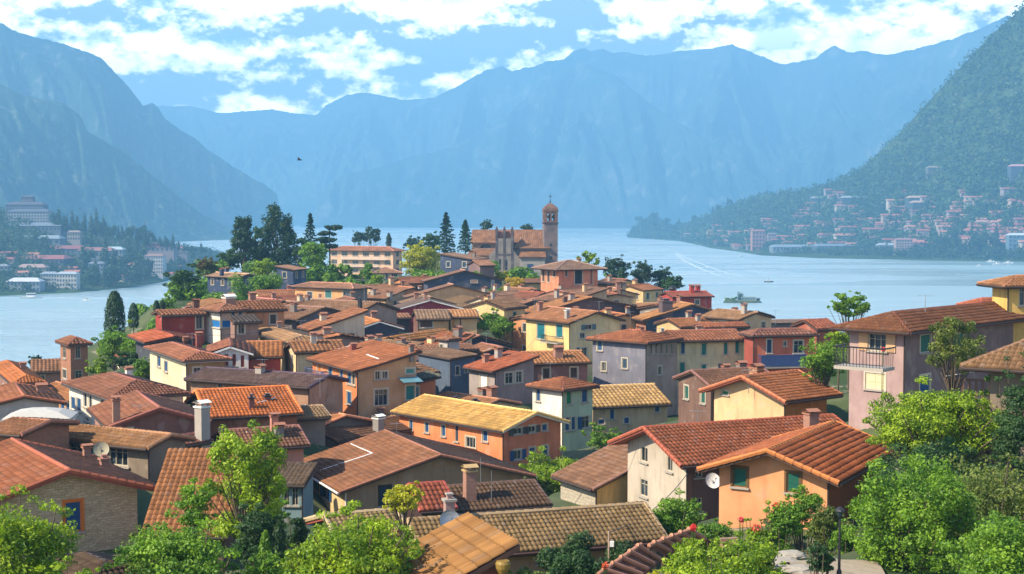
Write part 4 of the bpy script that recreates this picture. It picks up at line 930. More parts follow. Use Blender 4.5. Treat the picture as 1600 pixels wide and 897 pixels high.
# ------------------------------------------------ plants
def leaf_cloud(centers, radii, n, size, rng, squash=(1, 1, 1), up=.35, shell=.55):
    """n leaf quads spread through several clumps, denser at their skins"""
    centers = np.asarray(centers, float); radii = np.asarray(radii, float); w = radii**1.7; w /= w.sum()
    k = rng.choice(len(centers), n, p=w); d = rng.normal(size=(n, 3)); d /= np.linalg.norm(d, axis=1)[:, None]
    rr = radii[k]*(shell+(1-shell)*rng.rand(n)**.6)*(1+.10*rng.normal(size=n))
    pos = centers[k] + d*rr[:, None]*np.array(squash)
    nrm = d*.7 + rng.normal(size=(n, 3))*.55; nrm[:, 2] += up; nrm /= np.linalg.norm(nrm, axis=1)[:, None]
    a = np.cross(nrm, rng.normal(size=(n, 3))); a /= np.linalg.norm(a, axis=1)[:, None]+1e-9; b = np.cross(nrm, a)
    s = size*(.6+.8*rng.rand(n))[:, None]
    return np.stack([pos-a*s*.62, pos-b*s*.34, pos+a*s*.62, pos+b*s*.34], 1)
def crown_mesh(name, Q, mat, parent):
    n = len(Q); return np_mesh(name, Q.reshape(-1, 3), np.arange(n*4).reshape(n, 4), [mat], parent)
LG = {'bright': ((.04, .12, .006), (.38, .50, .02)), 'yellow': ((.22, .27, .012), (.55, .50, .03)), 'green': ((.026, .10, .008), (.26, .43, .03)),
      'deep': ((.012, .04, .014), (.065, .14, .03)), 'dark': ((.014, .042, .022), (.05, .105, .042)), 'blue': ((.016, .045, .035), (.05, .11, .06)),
      'olive': ((.035, .07, .012), (.22, .26, .045)), 'brown': ((.06, .05, .015), (.15, .12, .03)), 'gold': ((.35, .28, .02), (.65, .45, .04))}
def tree(label, x0, y0, x1, y1, D, kind='round', col='green', name=None, cat='tree', group=None, dens=1.0, seed=None, lobes=None, leaf=None, tr=.35):
    """crown fills the photo box (x0,y0)-(x1,y1) at distance D; the trunk runs down to the ground"""
    c = P((x0+x1)/2, (y0+y1)/2, D); W = (x1-x0)*D/FPX; Hh = (y1-y0)*D/FPX; seed = seed if seed is not None else int(x0*7+y0*3+900) % 99991
    rng = np.random.RandomState(seed)
    g = gz(c.x, c.y); base = min(g, c.z-Hh*.35); zb = c.z-Hh/2-base; rx, rz = W/2, Hh/2
    if kind in ('bush', 'hedge') and zb > .2 and zb < Hh*3: rz = (zb+2*rz)/2; zb = 0; Hh = 2*rz
    rx *= 1.12; rz *= 1.08
    name = name or {'round': 'tree', 'cypress': 'cypress_tree', 'conifer': 'conifer_tree', 'bush': 'bush', 'cedar': 'cedar_tree', 'hedge': 'hedge', 'feather': 'tree', 'pine': 'pine_tree'}[kind]
    root = empty(name, (c.x, c.y, base), rng.rand()*.01); tag(root, label, cat, group)
    A, B = LG[col]; mat = m_leaf(A, B, 'leaves_'+col, tr)
    size = (leaf or max(.115, min(.9, D*2.3/1422)))*.84; zc = zb+rz
    tb = MB()
    if kind in ('round', 'bush', 'feather', 'hedge', 'pine'):
        nl = int(lobes*1.3) if lobes else {'round': 22, 'bush': 16, 'feather': 34, 'hedge': 26, 'pine': 34}[kind]; C, Rr = [], []
        lr = {'round': .30, 'bush': .32, 'feather': .22, 'hedge': .36, 'pine': .2}[kind]
        for i in range(nl):
            d = rng.normal(size=3); d /= np.linalg.norm(d); q = (.45+.55*rng.rand()**.5)*(1-lr)
            if kind == 'hedge': p = np.array([rng.uniform(-1, 1)*(rx-min(rx, rz)*lr), rng.uniform(-1, 1)*min(rx, rz*1.5)*.5, rng.uniform(-1, 1)*(rz*(1-lr))]); r = min(rx, rz)*lr*rng.uniform(.8, 1.2)
            else:
                p = np.array([d[0]*rx*q, d[1]*rx*q, d[2]*rz*q]); r = min(rx, rz)*lr*rng.uniform(.7, 1.25)
                if kind in ('feather', 'pine'): p[2] = rz*(1-lr)*rng.uniform(-1, 1); k = math.sqrt(max(.1, 1-(p[2]/rz)**2*.75)) if kind == 'feather' else max(.06, .5-p[2]/rz*.5)**.55; p[0] = rx*k*q*math.cos(i*2.4); p[1] = rx*k*q*math.sin(i*2.4)
            C.append(p+[0, 0, zc]); Rr.append(r)
        for i in range(int(nl*.6)):            # sprays that stand out of the crown
            d = rng.normal(size=3); d[2] = d[2]*.8+.25; d /= np.linalg.norm(d); q = rng.uniform(.84, 1.03)
            if kind in ('hedge', 'pine'): continue
            C.insert(0, np.array([d[0]*rx*q, d[1]*rx*q, max(-rz*.8, d[2]*rz*q)+zc])); Rr.insert(0, min(rx, rz)*rng.uniform(.08, .17))
        area = 4*math.pi*((rx*rx+2*rx*rz)/3); n = int(min(80000, max(500, dens*3.0*area/(size*size*.42)*.55)))
        if kind != 'hedge': C.append(np.array([0, 0, zc])); Rr.append(min(rx, rz)*.55)
        Q = leaf_cloud(C, Rr, int(n*.8), size, rng, shell=.3 if kind in ('feather', 'pine') else .45, squash=(1.1, 1.1, .62) if kind in ('bush', 'round') else (1, 1, 1))
        th = max(.08, W*.035)
        if kind in ('round', 'feather', 'pine'):
            top = Vector((0, 0, zc)); tb.tube((0, 0, -.5), (rng.uniform(-.1, .1)*W, 0, zb+rz*.5), th, th*.6, 8)
            for i in range(0, len(C)-1, 2): tb.tube((0, 0, zb*.7+rz*.25*rng.rand()), C[i], th*.45, th*.1, 5)
        else:
            for i in range(0, min(10, len(C))): tb.tube((C[i][0]*.4, C[i][1]*.4, -.4), C[i], th*.5, th*.12, 5)
    elif kind == 'cypress':
        n = int(min(26000, max(350, dens*2.4*math.pi*W*Hh/(size*size*.42)*.6)))
        z = rng.rand(n)**.85; prof = np.where(z < .15, .75+z*1.6, np.sqrt(np.clip(1-((z-.15)/.86)**2.6, 0, 1)))
        a = rng.rand(n)*2*math.pi; r = rx*prof*(.72+.3*rng.rand(n))*(1+.08*np.sin(a*5+z*17))
        pos = np.stack([r*np.cos(a), r*np.sin(a), zb+z*Hh], 1); nr = np.stack([np.cos(a), np.sin(a), .25+0*a], 1)+rng.normal(size=(n, 3))*.4; nr /= np.linalg.norm(nr, axis=1)[:, None]
        u = np.tile([0, 0, 1.0], (n, 1))+rng.normal(size=(n, 3))*.3; b = np.cross(nr, u); b /= np.linalg.norm(b, axis=1)[:, None]; u = np.cross(b, nr); s = size*(.7+.7*rng.rand(n))[:, None]
        Q = np.stack([pos-u*s*.8, pos-b*s*.35, pos+u*s*.8, pos+b*s*.35], 1)
        tb.tube((0, 0, -.5), (0, 0, zb+Hh*.9), max(.1, W*.07), .03, 7)
    elif kind == 'conifer':
        nb = int(70*dens); qs = []; per = int(min(30000, max(800, dens*3*math.pi*W*Hh/(size*size*.42)*.42))/nb)
        for i in range(nb):
            f = (i+rng.rand())/nb; z = zb+f*Hh*.96; L = rx*(1-f)**.75*rng.uniform(.65, 1.12)+.1; a = i*2.4; dr = np.array([math.cos(a), math.sin(a), .0])
            tt = rng.rand(per)**.7; pos = dr*(tt*L)[:, None]; pos[:, 2] += z-tt*L*.22+.08*L*tt**2
            sd = np.array([-dr[1], dr[0], 0]); pos += sd*((rng.rand(per)-.5)*L*.42*(1.1-tt))[:, None]; pos[:, 2] += rng.normal(size=per)*.05*Hh/8
            nr = rng.normal(size=(per, 3))*.5+[0, 0, 1]; nr /= np.linalg.norm(nr, axis=1)[:, None]; a_ = np.cross(nr, rng.normal(size=(per, 3))); a_ /= np.linalg.norm(a_, axis=1)[:, None]; b_ = np.cross(nr, a_)
            s = size*(.6+.8*rng.rand(per))[:, None]; qs.append(np.stack([pos-a_*s*.7, pos-b_*s*.35, pos+a_*s*.7, pos+b_*s*.35], 1))
            if i % 3 == 0: tb.tube((0, 0, z), tuple(np.array([0, 0, z])+dr*L*.8-[0, 0, .2*L]), max(.03, W*.008), .02, 4)
        Q = np.concatenate(qs); tb.tube((0, 0, -.5), (0, 0, zb+Hh), max(.12, W*.035), .03, 7)
    elif kind == 'cedar':
        C, Rr = [], []
        for f, ww, ox in ((.92, .75, .15), (.62, .7, -.2), (.32, 1.0, .05), (.05, .9, -.1)):
            for i in range(9): C.append(np.array([ox*rx+rng.uniform(-1, 1)*rx*ww*.7, rng.uniform(-.6, .6)*rx*ww*.6, zb+f*Hh+rng.uniform(-.06, .06)*Hh])); Rr.append(rx*.36*ww)
            tb.tube((0, 0, zb+f*Hh*.85), (C[-1][0], C[-1][1], C[-1][2]-.1), .18, .06, 5)
        Q = leaf_cloud(C, Rr, int(4200*dens), size, rng, squash=(1, 1, .42)); tb.tube((0, 0, -.5), (0, 0, zb+Hh*.85), .35, .12, 7)
    crown_mesh('crown' if kind != 'hedge' else 'foliage', Q, mat, root)
    tb.build('trunk' if kind not in ('hedge', 'bush') else 'stems', [BARK], root)
    return root

# foreground
tree('bright layered shrub filling the bottom left corner', -60, 782, 112, 960, 44, 'bush', 'bright', lobes=34, cat='bush')
tree('tuft of bright leaves beside the dark lean-to at bottom left', 60, 846, 150, 950, 42, 'bush', 'bright', lobes=18, cat='bush')
tree('broad leafy shrub in front of the wavy tiled barn', 176, 818, 372, 950, 46, 'bush', 'green', lobes=44, cat='bush')
tree('small palm like shrub at the foot of the stone house wall', 189, 803, 238, 850, 50, 'bush', 'olive', lobes=14, cat='bush')
tree('thin crowned tree standing before the steep wavy barn roof', 268, 752, 334, 834, 50, 'round', 'green', dens=.8)
tree('tall feathery lime green tree left of the tan villa', 322, 676, 448, 850, 57, 'feather', 'bright', lobes=46, dens=1.0, leaf=.14)
tree('dark leafy tree below the feathery lime green one', 356, 788, 446, 900, 54, 'round', 'deep')
tree('clipped little cypress at the bottom, left of its twin', 405, 830, 424, 896, 50, 'cypress', 'green')
tree('clipped little cypress at the bottom, right of its twin', 425, 818, 446, 892, 51, 'cypress', 'deep')
tree('golden green tree with a flat wide crown at the bottom centre', 450, 800, 662, 950, 45, 'round', 'bright', lobes=60, leaf=.12)
tree('low lime bush at the bottom between the twin cypresses and the wide crown', 438, 850, 540, 930, 45, 'bush', 'bright', lobes=24, cat='bush')
tree('small yellow topped tree against the tan villa wall', 598, 754, 664, 806, 56, 'round', 'yellow', lobes=16)
tree('yellow tuft rising over the little timber shed', 560, 790, 604, 820, 50, 'bush', 'yellow', lobes=10, cat='bush')
tree('small green planting on the rim of the ribbed outbuilding', 792, 866, 862, 930, 44, 'bush', 'olive', cat='bush', lobes=12)
tree('lime green shrubs below the orange house with yellow roof', 818, 700, 908, 772, 104, 'bush', 'bright', lobes=26, cat='bush')
tree('round green tree beside the straw roofed wing', 908, 662, 970, 706, 117, 'round', 'green')
tree('big round clipped shrub below the weathered grey house', 1003, 767, 1100, 842, 63, 'bush', 'green', lobes=30, cat='bush', leaf=.14)
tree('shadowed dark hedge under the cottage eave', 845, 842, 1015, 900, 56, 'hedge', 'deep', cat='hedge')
tree('golden green flowering cover in the garden at the bottom right', 1035, 842, 1130, 940, 46, 'bush', 'bright', lobes=30, cat='bush')
tree('mounded lime green shrub at the bottom of the garden path', 1110, 836, 1216, 930, 48, 'bush', 'bright', lobes=30, cat='bush')
tree('small round plant pot bush beside the garden steps', 1116, 812, 1142, 846, 58, 'bush', 'green', lobes=8, cat='bush')
tree('bush by the garden steps under the orange house', 1158, 806, 1200, 850, 56, 'bush', 'bright', lobes=12, cat='bush')
tree('climbing shrub against the orange house corner', 1192, 776, 1254, 860, 56, 'bush', 'green', lobes=22, cat='bush')
tree('leaning shrub under the green shuttered window', 1226, 754, 1288, 812, 60, 'bush', 'green', lobes=18, cat='bush')
tree('leafy shrub left of the garden lamp', 1262, 788, 1330, 862, 58, 'bush', 'olive', lobes=18, cat='bush')
tree('small topiary bush left of the garden lamp post', 1258, 838, 1304, 892, 46, 'bush', 'deep', lobes=12, cat='bush')
tree('great yellow green tree standing before the pink house', 1352, 602, 1566, 744, 68, 'round', 'bright', lobes=60, leaf=.14)
tree('tall airy tree in the lower right, left of the thicket', 1336, 728, 1516, 930, 50, 'feather', 'green', lobes=80, dens=1.2, leaf=.12)
tree('olive green thicket in the lower right corner', 1440, 716, 1660, 950, 54, 'round', 'olive', lobes=80, dens=1.0, leaf=.13)
tree('dark ivy mass at the right edge under the mossy roof', 1556, 556, 1650, 720, 62, 'bush', 'deep', cat='ivy', name='ivy', lobes=46)
tree('leafy hedge growing up beside the terrace at right', 1530, 568, 1576, 668, 70, 'bush', 'green', lobes=20, cat='bush')
tree('round green tree between the red house and the pink house', 1250, 526, 1322, 602, 106, 'round', 'green', lobes=26)
tree('small leafy tree close to the corner of the pink house', 1292, 512, 1328, 560, 112, 'round', 'bright', lobes=12)
tree('leafy treetop showing over the pink house roof', 1296, 456, 1360, 500, 130, 'round', 'green', lobes=22)
tree('slender tree with a bare trunk against the pink house front', 1446, 504, 1532, 586, 80, 'feather', 'olive', lobes=26, dens=.8)
# middle of the town and the lake edge
tree('dome shaped bush in the middle of the town', 741, 485, 806, 516, 186, 'bush', 'green', cat='bush')
tree('yellow blossoming tree below the church front', 782, 432, 820, 470, 250, 'round', 'gold')
tree('lime shrub behind the uppermost gabled house', 770, 422, 798, 440, 275, 'bush', 'yellow', cat='bush')
tree('tall dark cypress on the lake shore, larger of the two', 165, 456, 194, 524, 190, 'cypress', 'dark')
tree('dark cypress on the lake shore, smaller of the two', 201, 475, 216, 512, 188, 'cypress', 'dark')
tree('tiny cypress by the red lakeside house, left of its twin', 240, 471, 249, 486, 170, 'cypress', 'dark')
tree('tiny cypress by the red lakeside house, right of its twin', 250, 470, 258, 484, 172, 'cypress', 'dark')
tree('bushy green tree under the two shore cypresses', 148, 514, 208, 576, 172, 'round', 'green')
tree('sunlit shrub climbing towards the red lakeside house', 196, 496, 244, 530, 168, 'bush', 'bright', cat='bush')
tree('green tree beside the broad red tiled roof', 186, 524, 232, 580, 158, 'round', 'green')
tree('dark low tree in front of the shore trees', 170, 548, 234, 584, 148, 'bush', 'deep', cat='bush')
tree('lime bush directly right of the bell tower', 136, 556, 176, 592, 146, 'bush', 'bright', cat='bush')
tree('small blue green bush on the shore left of the bell tower', 42, 556, 70, 576, 200, 'bush', 'blue', cat='bush')
tree('dark round tree above the red lakeside house', 256, 416, 325, 476, 245, 'round', 'deep')
tree('rust tinted round tree left of the tall pines', 304, 402, 340, 428, 290, 'round', 'brown')
tree('broad dark pine at the left end of the hill', 352, 338, 408, 424, 330, 'pine', 'dark', lobes=44)
tree('tall twin topped pine, highest tree on the hill', 396, 320, 474, 428, 335, 'pine', 'dark', lobes=60)
tree('narrow dark spruce right of the tall pines', 470, 331, 500, 400, 345, 'conifer', 'dark')
tree('flat topped cedar beside the spruce', 496, 353, 534, 386, 350, 'cedar', 'dark')
tree('dark green tree filling the hill behind the cedar', 336, 388, 376, 424, 325, 'round', 'deep')
tree('dusky tree between the pines and the spruce', 452, 366, 482, 420, 332, 'round', 'deep')
tree('green tree with a bright top left of the apartment block', 466, 374, 514, 436, 300, 'round', 'green')
tree('bright green round tree between two buff roofs', 394, 402, 430, 436, 268, 'round', 'bright')
tree('long clipped hedge below the pines', 364, 430, 442, 458, 254, 'hedge', 'green', cat='hedge')
tree('row of shrubs under the apartment block', 508, 412, 584, 442, 300, 'hedge', 'green', cat='hedge')
tree('garden hedge between the cottage and the gabled houses', 556, 440, 664, 462, 262, 'hedge', 'deep', cat='hedge')
tree('small bush left of the coral roofed cottage', 576, 424, 600, 444, 286, 'bush', 'bright', cat='bush')
tree('far tree behind the left end of the apartment block', 548, 360, 574, 384, 500, 'round', 'dark')
tree('far tree behind the middle of the apartment block', 568, 354, 594, 382, 505, 'feather', 'dark', lobes=12)
tree('thin dark sapling behind the apartment block roof', 604, 366, 611, 384, 500, 'cypress', 'dark')
tree('big yellow green tree right of the apartment block', 624, 381, 690, 436, 312, 'round', 'yellow', lobes=34)
tree('low green shrubs at the foot of the yellow green tree', 636, 420, 676, 440, 290, 'bush', 'green', cat='bush')
tree('tall dark conifer left of the church', 678, 330, 716, 396, 390, 'conifer', 'dark')
tree('pointed conifer next to the church nave', 712, 342, 742, 392, 385, 'conifer', 'deep')
tree('hazy tree behind the yellow green tree', 632, 370, 664, 396, 500, 'round', 'blue')
tree('dark tree by the foot of the conifers', 660, 364, 690, 396, 410, 'round', 'deep')
tree('dark treetop over the left end of the nave roof', 751, 344, 770, 364, 500, 'round', 'dark')
tree('low dark treetop over the nave roof beside the tower', 812, 350, 834, 362, 500, 'round', 'dark')
tree('spiky green treetop behind the turret house roof', 900, 394, 940, 414, 270, 'feather', 'bright', lobes=10)
tree('grey green round tree right of the turret house', 942, 399, 982, 452, 285, 'round', 'blue', lobes=26, tr=.2)
tree('dark cypress among the lake edge trees', 964, 421, 978, 456, 272, 'cypress', 'dark')
tree('round tree in the middle of the lake edge row', 982, 409, 1022, 452, 290, 'round', 'blue')
tree('lake edge tree behind the rightmost one', 1018, 417, 1050, 456, 292, 'round', 'blue')
tree('greener tree at the right end of the lake edge row', 1034, 428, 1068, 460, 284, 'round', 'deep')
tree('light green shrubs beside the turret house wall', 932, 430, 962, 462, 262, 'bush', 'green', cat='bush')
tree('flat clipped hedge right of the turret house', 934, 462, 992, 480, 236, 'hedge', 'bright', cat='hedge')
tree('tangle of reddish bushes below the flat hedge', 948, 476, 992, 492, 218, 'hedge', 'brown', cat='hedge')
tree('small shrubs at the foot of the yellow tree', 786, 462, 822, 482, 236, 'bush', 'green', cat='bush')
tree('low hedge below the yellow tree', 782, 478, 816, 490, 210, 'hedge', 'bright', cat='hedge')
tree('bush between the left houses of the near row and the teal awning', 402, 718, 448, 760, 86, 'bush', 'bright', cat='bush', lobes=12)

tree('spreading lime cover at the bottom edge right of the ribbed shelter', 1040, 858, 1158, 980, 43, 'bush', 'bright', cat='bush', lobes=30)
tree('lime cover beside the pale garden stones', 1130, 846, 1226, 960, 45, 'bush', 'bright', cat='bush', lobes=30)
tree('yellow green leaves at the bottom edge below the ribbed shelter', 990, 884, 1076, 980, 42, 'bush', 'yellow', cat='bush', lobes=22)
tree('green shrub between the wide golden crown and the twin cypresses', 372, 862, 470, 960, 47, 'bush', 'green', cat='bush', lobes=24)
tree('leafy shrub behind the topiary bush and the lamp', 1296, 812, 1350, 880, 55, 'bush', 'green', cat='bush', lobes=18)
tree('dense green mass at the bottom right edge', 1490, 800, 1680, 980, 44, 'bush', 'green', cat='bush', lobes=50)
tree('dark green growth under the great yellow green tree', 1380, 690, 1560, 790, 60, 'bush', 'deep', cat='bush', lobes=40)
tree('green tree on the slope under the dark round tree', 246, 462, 276, 490, 200, 'bush', 'green', cat='bush')
tree('bush filling the slope left of the cream house', 206, 556, 240, 596, 140, 'bush', 'green', cat='bush')
tree('dark pine between the two tallest dark trees', 384, 356, 426, 430, 338, 'pine', 'deep', lobes=26)
tree('dark shrubs under the spruce and the cedar', 476, 384, 528, 420, 340, 'bush', 'deep', cat='bush')

tree('low green planting between the big round shrub and the garden steps', 1086, 800, 1142, 852, 59, 'bush', 'green', cat='bush', lobes=18)
tree('lime tuft left of the garden steps', 1066, 826, 1112, 862, 57, 'bush', 'bright', cat='bush', lobes=14)
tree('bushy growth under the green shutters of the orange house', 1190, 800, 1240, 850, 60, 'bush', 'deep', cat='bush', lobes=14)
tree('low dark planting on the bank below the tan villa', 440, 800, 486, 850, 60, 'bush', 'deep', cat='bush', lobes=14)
tree('green shrub on the bank between the barn and the villa', 398, 760, 448, 812, 66, 'bush', 'green', cat='bush', lobes=14)

_r = np.random.RandomState(12); _n = 0
_ms = None
for _i in range(400):
    if _n >= 64: break
    px, D = _r.uniform(160, 1120), _r.uniform(190, 400); X = (px-800)/FPX*D; q = Vector((X, D, 0))
    if min((Vector((h['ctr'].x, h['ctr'].y, 0))-q).length - max(h['Lr'], h['Ll'])*.62 for h in H) < 1.2: continue
    z = gz(X, D)
    if z < 30: continue
    if _ms is None:
        root = empty('bush', (X, D, z)); _ms = root; C = [(_r.uniform(-1, 1)*1.5, _r.uniform(-1, 1)*1.5, _r.uniform(.4, 1.8)) for _ in range(12)]
        crown_mesh('crown', leaf_cloud(C, [.9]*12, 1500, .4, _r), m_leaf(*LG['green'], 'leaves_green'), root); tb = MB(); tb.tube((0, 0, -.5), (0, 0, 1.5), .12, .05); tb.build('stems', [BARK], root)
    else:
        root = _ms.copy(); COL.objects.link(root); root.location = (X, D, z)
        for ch in _ms.children: c_ = ch.copy(); COL.objects.link(c_); c_.parent = root
    k = _r.uniform(.7, 1.7); root.scale = (k*1.2, k, k); root.rotation_euler = (0, 0, _r.uniform(0, 6)); tag(root, 'low green shrub between the houses of the hill town', 'bush', 'shrubs between the houses'); _n += 1
# ------------------------------------------------ balconies, dishes, aerials on the houses
def HH(key): return next(h for h in H if h['label'].startswith(key))
def balcony(key, face, x0, ytop, x1, ybot, out=.9, mat_=DARKMETAL, solid=False):
    h = HH(key); o, u, n, L = face_frame(h, face)
    a, zt = hit_face(h, face, x0, ytop); b, zb_ = hit_face(h, face, x1, ybot); a, b = min(a, b), max(a, b); zt, zb_ = max(zt, zb_+.8), zb_
    def Q(uu, out_, z): p = o+u*uu+n*out_; return Vector((p.x, p.y, z))
    m = MB(); m.slab([Q(a, .01, zb_), Q(a, out, zb_), Q(b, out, zb_), Q(b, .01, zb_)], .14)
    bal = m.build('balcony', [CEM], h['root'])
    r = MB()
    for p, q in ((Q(a, .02, zt), Q(a, out, zt)), (Q(a, out, zt), Q(b, out, zt)), (Q(b, out, zt), Q(b, .02, zt))): r.tube(p, q, .035, .035, 5)
    for z in (zb_+.12,): r.tube(Q(a, out, z), Q(b, out, z), .02, .02, 4)
    nb = int((b-a)/.14)
    for i in range(nb+1):
        uu = a+(b-a)*i/max(1, nb); r.tube(Q(uu, out, zb_), Q(uu, out, zt), .014, .014, 4)
    for i in range(1, 6):
        for e in (a, b): r.tube(Q(e, out*i/6, zb_), Q(e, out*i/6, zt), .014, .014, 4)
    if solid: r.slab([Q(a, out-.03, zt-.05), Q(a, out-.01, zt-.05), Q(b, out-.01, zt-.05), Q(b, out-.03, zt-.05)], zt-zb_-.1)
    r.build('railing', [mat_], bal)
NAVY = m_plain('navy_paint', (.05, .08, .20), .5)
balcony('pink house', 'L', 1322, 549, 1398, 573, 1.1)
balcony('yellow house with teal', 'L', 854, 524, 880, 536, .9)
balcony('brick red house', 'F', 1184, 554, 1254, 571, 1.0, NAVY, True)
balcony('tall orange balconied', 'L', 489, 586, 512, 594, .8, NAVY)
balcony('tall orange balconied', 'L', 514, 590, 530, 600, .8, NAVY)
balcony('peach apartment', 'L', 536, 402, 606, 406, 1.2, WHITEP)
balcony('peach apartment', 'L', 540, 413, 592, 417, 1.2, WHITEP)
def awning(key, face, x0, y0, x1, drop, out, mat_, name='awning'):
    h = HH(key); o, u, n, L = face_frame(h, face); a, z = hit_face(h, face, x0, y0); b, _ = hit_face(h, face, x1, y0); a, b = min(a, b), max(a, b)
    def Q(uu, o_, z_): p = o+u*uu+n*o_; return (p.x, p.y, z_)
    m = MB(); m.slab([Q(a, .02, z), Q(a, out, z-drop), Q(b, out, z-drop), Q(b, .02, z)], .05); m.build(name, [mat_], h['root'])
awning('long terrace building', 'L', 70, 698, 158, .5, 1.6, m_plain('teal_canvas', (.10, .30, .30), .7))
awning('tall orange balconied', 'F', 622, 590, 652, .3, 1.3, m_plain('teal_sheet', (.10, .22, .26), .5), 'porch_roof')
def dish(px, py, D, r, mat_, label, pole):
    c = P(px, py, D); root = empty('satellite_dish', (c.x, c.y, c.z-pole)); tag(root, label, 'satellite dish'); m = MB(); prof = [(0.001, -.12*r*2), (.5*r, -.08*r*2), (.85*r, -.02*r*2), (r, .02*r*2)]
    b = len(m.v); n = 18; dr = Vector((.25, -.86, .42)).normalized(); u = dr.orthogonal().normalized(); w = dr.cross(u); cc = Vector((0, 0, pole))
    for rr, d in prof:
        for i in range(n): a = 2*math.pi*i/n; m.v.append(tuple(cc+(u*math.cos(a)+w*math.sin(a))*rr+dr*d))
    for k in range(3):
        for i in range(n): j = (i+1) % n; m.f.append((b+k*n+i, b+k*n+j, b+(k+1)*n+j, b+(k+1)*n+i)); m.m.append(0)
    m.build('reflector', [mat_], root); q = MB(); q.tube((0, .03, 0), (0, .03, pole), .03); q.tube((0, .03, pole-.05), cc-dr*.1, .025); q.build('mast', [STEEL], root)
    q = MB(); q.tube(cc-Vector((0, 0, r))+dr*.02, cc+dr*r*1.0, .012, .012, 4); q.tube(cc+dr*r*.95, cc+dr*r*1.1, .05, .04, 6); q.build('receiver_arm', [STEEL], root)
dish(1114, 751, 74, .42, WHITEP, 'white satellite dish on the side of the weathered grey house', .3)
dish(703, 813, 53, .40, STEEL, 'grey satellite dish in front of the cottage stack', .5)
dish(158, 702, 76, .42, m_plain('cream_dish', (.34, .30, .2), .6), 'large cream dish beside the terrace awning', .6)
def aerial(px, yt, yb_, D, label, arms=True, parent=None):
    a, b = P(px, yt, D), P(px, yb_, D); h_ = a.z-b.z; root = empty('television_aerial', (a.x, D, b.z)); tag(root, label, 'aerial'); m = MB(); m.tube((0, 0, -.5), (0, 0, h_), .028, .02, 5); m.build('mast', [STEEL], root)
    if arms:
        m = MB(); m.tube((-.5, .1, h_-.1), (.55, -.1, h_-.1), .014, .014, 4)
        for i in range(7): x = -.45+i*.16; w = .36-.03*i; m.tube((x, -w, h_-.1), (x, w, h_-.1), .009, .009, 4)
        m.build('antenna', [STEEL], root)
for a in ((751, 716, 752, 92, 'thin aerial in front of the tan villa gable', False), (768, 736, 776, 83, 'leaning thin mast beside the brick chimney', False), (1446, 460, 482, 98, 'dark aerial on the pink house ridge'), (569, 446, 470, 186, 'aerial over the broad low house'),
          (1170, 576, 604, 104, 'aerial on the ochre gabled house', True), (936, 470, 486, 182, 'aerial behind the yellow house with teal shutters'), (682, 408, 440, 255, 'tall aerial left of the uppermost gabled house'), (300, 520, 545, 140, 'aerial over the cream house roof'),
          (470, 500, 520, 150, 'aerial beside the domed peach roof'), (1212, 484, 503, 200, 'aerial on the long grey lakeside roof'), (218, 632, 652, 98, 'aerial on the brown gabled house'), (640, 520, 545, 150, 'aerial over the low dusty brown roof'), (835, 468, 486, 178, 'aerial beside the left chimney of the yellow house')):
    aerial(*a)
m = MB(); p = P(951, 893, 56); hh = P(951, 830, 56).z-p.z
root = empty('wooden_post', p); tag(root, 'thin pale post with a small box before the cottage', 'post'); m.tube((0, 0, -.3), (0, 0, hh), .04, .035, 7); m.build('post', [m_plain('pale_wood', (.38, .26, .2), .8)], root); m = MB(); m.box(.04, -.08, hh*.62, .2, .08, hh*.75); m.build('junction_box', [WHITEP], root)
def lamp(px, yt, yb_, D, label, s=1.0):
    p = P(px, yb_, D); h_ = P(px, yt, D).z-p.z; root = empty('street_lamp', p); tag(root, label, 'street lamp')
    m = MB(); m.lathe([(.09*s, -.3), (.09*s, .25), (.05*s, .35), (.035*s, h_-.42*s)], 8); m.build('pole', [DARKMETAL], root)
    m = MB(); m.lathe([(.05*s, h_-.42*s), (.13*s, h_-.14*s)], 6); m.build('lantern_glass', [m_glass()], root)
    m = MB(); m.lathe([(.18*s, h_-.14*s), (.14*s, h_-.08*s), (.03*s, h_)], 8); m.build('lantern_cap', [DARKMETAL], root)
lamp(1311, 792, 905, 46, 'black lamp post in the garden at the lower right', .95)
lamp(1050, 446, 470, 226, 'dark lamp on a thin pole behind the crimson house', 4)
# white canopy
c = P(62, 661, 88); root = empty('canopy_tent', c, R(8)); tag(root, 'white canopy roof between the pale house and the terrace building', 'canopy')
m = MB(); k = 90/FPX; X0, X1 = -50*k, 52*k; pts = []
for zz, f in ((.45, 1.0), (.78, .62), (.95, .2)):
    pts.append([(X0*f, -1.5*f, zz), (X1*f, -1.5*f, zz), (X1*f, 1.5*f, zz), (X0*f, 1.5*f, zz)])
for a_, b_ in zip(pts[:-1], pts[1:]):
    for i in range(4): j = (i+1) % 4; m.poly([a_[i], a_[j], b_[j], b_[i]])
m.poly(pts[-1])
for i in range(4): j = (i+1) % 4; a_ = pts[0]; m.poly([(a_[i][0], a_[i][1], .25), (a_[j][0], a_[j][1], .25), a_[j], a_[i]])
m.build('fabric_roof', [m_plain('white_canvas', (.42, .40, .36), .8)], root)
for x in (X0+.05, X1-.05):
    for y in (-1.45, 1.45): m = MB(); m.tube((x, y, -2.6), (x, y, .5), .04); m.build('pole', [STEEL], root)
